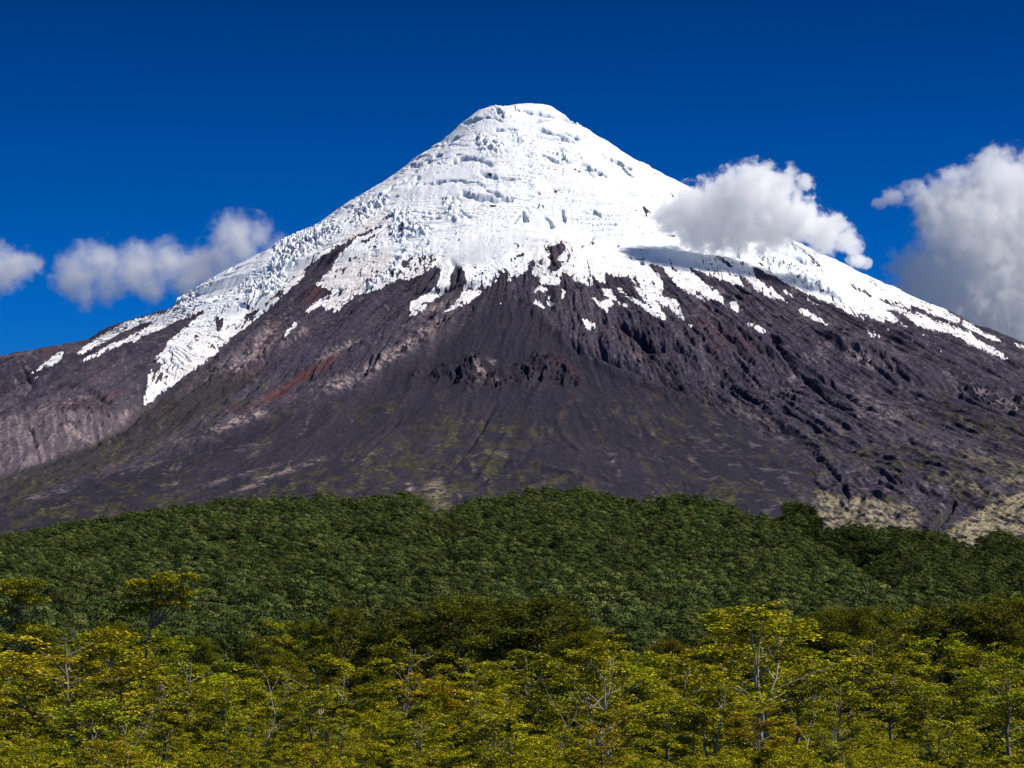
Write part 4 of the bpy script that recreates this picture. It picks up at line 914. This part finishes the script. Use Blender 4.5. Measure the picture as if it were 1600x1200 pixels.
cloud('cloud', [(120, 425, 44), (165, 408, 40), (215, 420, 48), (262, 408, 42), (310, 418, 46), (366, 370, 44), (402, 364, 32), (112, 445, 34), (345, 398, 42), (436, 385, 26), (290, 440, 34), (235, 448, 32), (170, 445, 34), (135, 462, 24), (385, 395, 40)], 11600, 0.013, 'long thin cloud drifting behind the left ridge', seed=3, group=G, soft=1.3, amp=1.1, nscale=0.8, warp=0.6)
cloud('cloud', [(0, 425, 36), (30, 416, 32), (54, 410, 20), (-45, 415, 46), (2, 392, 20), (-80, 420, 40)], 11900, 0.014, 'small thin cloud cut off by the left edge of the sky', seed=4, group=G, soft=1.5, amp=1.1, warp=0.5)
cloud('cloud', [(745, 396, 26), (772, 388, 20), (718, 402, 18), (795, 384, 12), (700, 404, 12)], 8400, 0.03, 'faint grey wisp floating in front of the lower snow', seed=5, group=G, soft=1.2)

# ------------------------------------------------------------------ light, sky, camera
SUN = Vector((0.64, -0.06, 0.77)).normalized()
elev = math.asin(SUN.z); azim = math.atan2(SUN.x, SUN.y)
sun = bpy.data.lights.new('sun', 'SUN'); sun.energy = 5.0; sun.angle = math.radians(0.5); sun.color = (1.0, 0.95, 0.87)
so = bpy.data.objects.new('sun', sun); COL.objects.link(so); so.rotation_euler = (-SUN).to_track_quat('-Z', 'Y').to_euler(); so.location = (0, 0, 3000)
W = bpy.data.worlds.new('World'); SC.world = W; W.use_nodes = True
nt = W.node_tree; bg = nt.nodes['Background']
sky = nt.nodes.new('ShaderNodeTexSky'); sky.sky_type = 'NISHITA'; sky.sun_disc = False
sky.sun_elevation = elev; sky.sun_rotation = azim; sky.altitude = 4500; sky.air_density = 1.0; sky.dust_density = 0.0; sky.ozone_density = 6.0
hs = nt.nodes.new('ShaderNodeHueSaturation'); hs.inputs['Saturation'].default_value = 1.35
nt.links.new(sky.outputs[0], hs.inputs['Color'])
# the dark band of a clear mountain sky at right angles to the sun
tc = nt.nodes.new('ShaderNodeTexCoord'); sx = nt.nodes.new('ShaderNodeSeparateXYZ'); nt.links.new(tc.outputs['Generated'], sx.inputs[0])
rp = nt.nodes.new('ShaderNodeValToRGB'); nt.links.new(sx.outputs[2], rp.inputs[0])
stops = [(0.0, (1, 0.95, 1)), (0.10, (0.9, 0.85, 1)), (0.14, (0.6, 0.76, 1.0)), (0.21, (0.2, 0.47, 0.72)), (0.255, (0.1, 0.32, 0.50)), (0.45, (0.45, 0.55, 0.65)), (0.8, (0.95, 0.9, 0.95))]
el = rp.color_ramp.elements
for i, (p_, c_) in enumerate(stops):
    e_ = el[i] if i < 2 else el.new(p_)
    e_.position = p_; e_.color = (*c_, 1)
ml = nt.nodes.new('ShaderNodeMix'); ml.data_type = 'RGBA'; ml.blend_type = 'MULTIPLY'; ml.inputs[0].default_value = 1.0
nt.links.new(hs.outputs[0], ml.inputs[6]); nt.links.new(rp.outputs[0], ml.inputs[7]); nt.links.new(ml.outputs[2], bg.inputs['Color'])
bg.inputs['Strength'].default_value = 0.096
cam = bpy.data.cameras.new('camera'); co_ = bpy.data.objects.new('camera', cam); COL.objects.link(co_)
co_.location = (0, 0, 0); co_.rotation_euler = (math.radians(90), 0, 0)
cam.sensor_width = 36; cam.lens = F / 1600 * 36; cam.shift_y = (HY - 600) / 1600
cam.clip_start = 0.5; cam.clip_end = 100000
SC.camera = co_
SC.render.engine = 'CYCLES'; SC.render.filter_size = 1.1
SC.cycles.max_bounces = 20; SC.cycles.diffuse_bounces = 2; SC.cycles.volume_bounces = 18; SC.cycles.transmission_bounces = 4
SC.cycles.volume_max_steps = 1024; SC.cycles.use_denoising = True
SC.view_settings.view_transform = 'Standard'; SC.view_settings.look = 'None'; SC.view_settings.gamma = 1; SC.view_settings.exposure = 0.07; SC.view_settings.use_curve_mapping = False
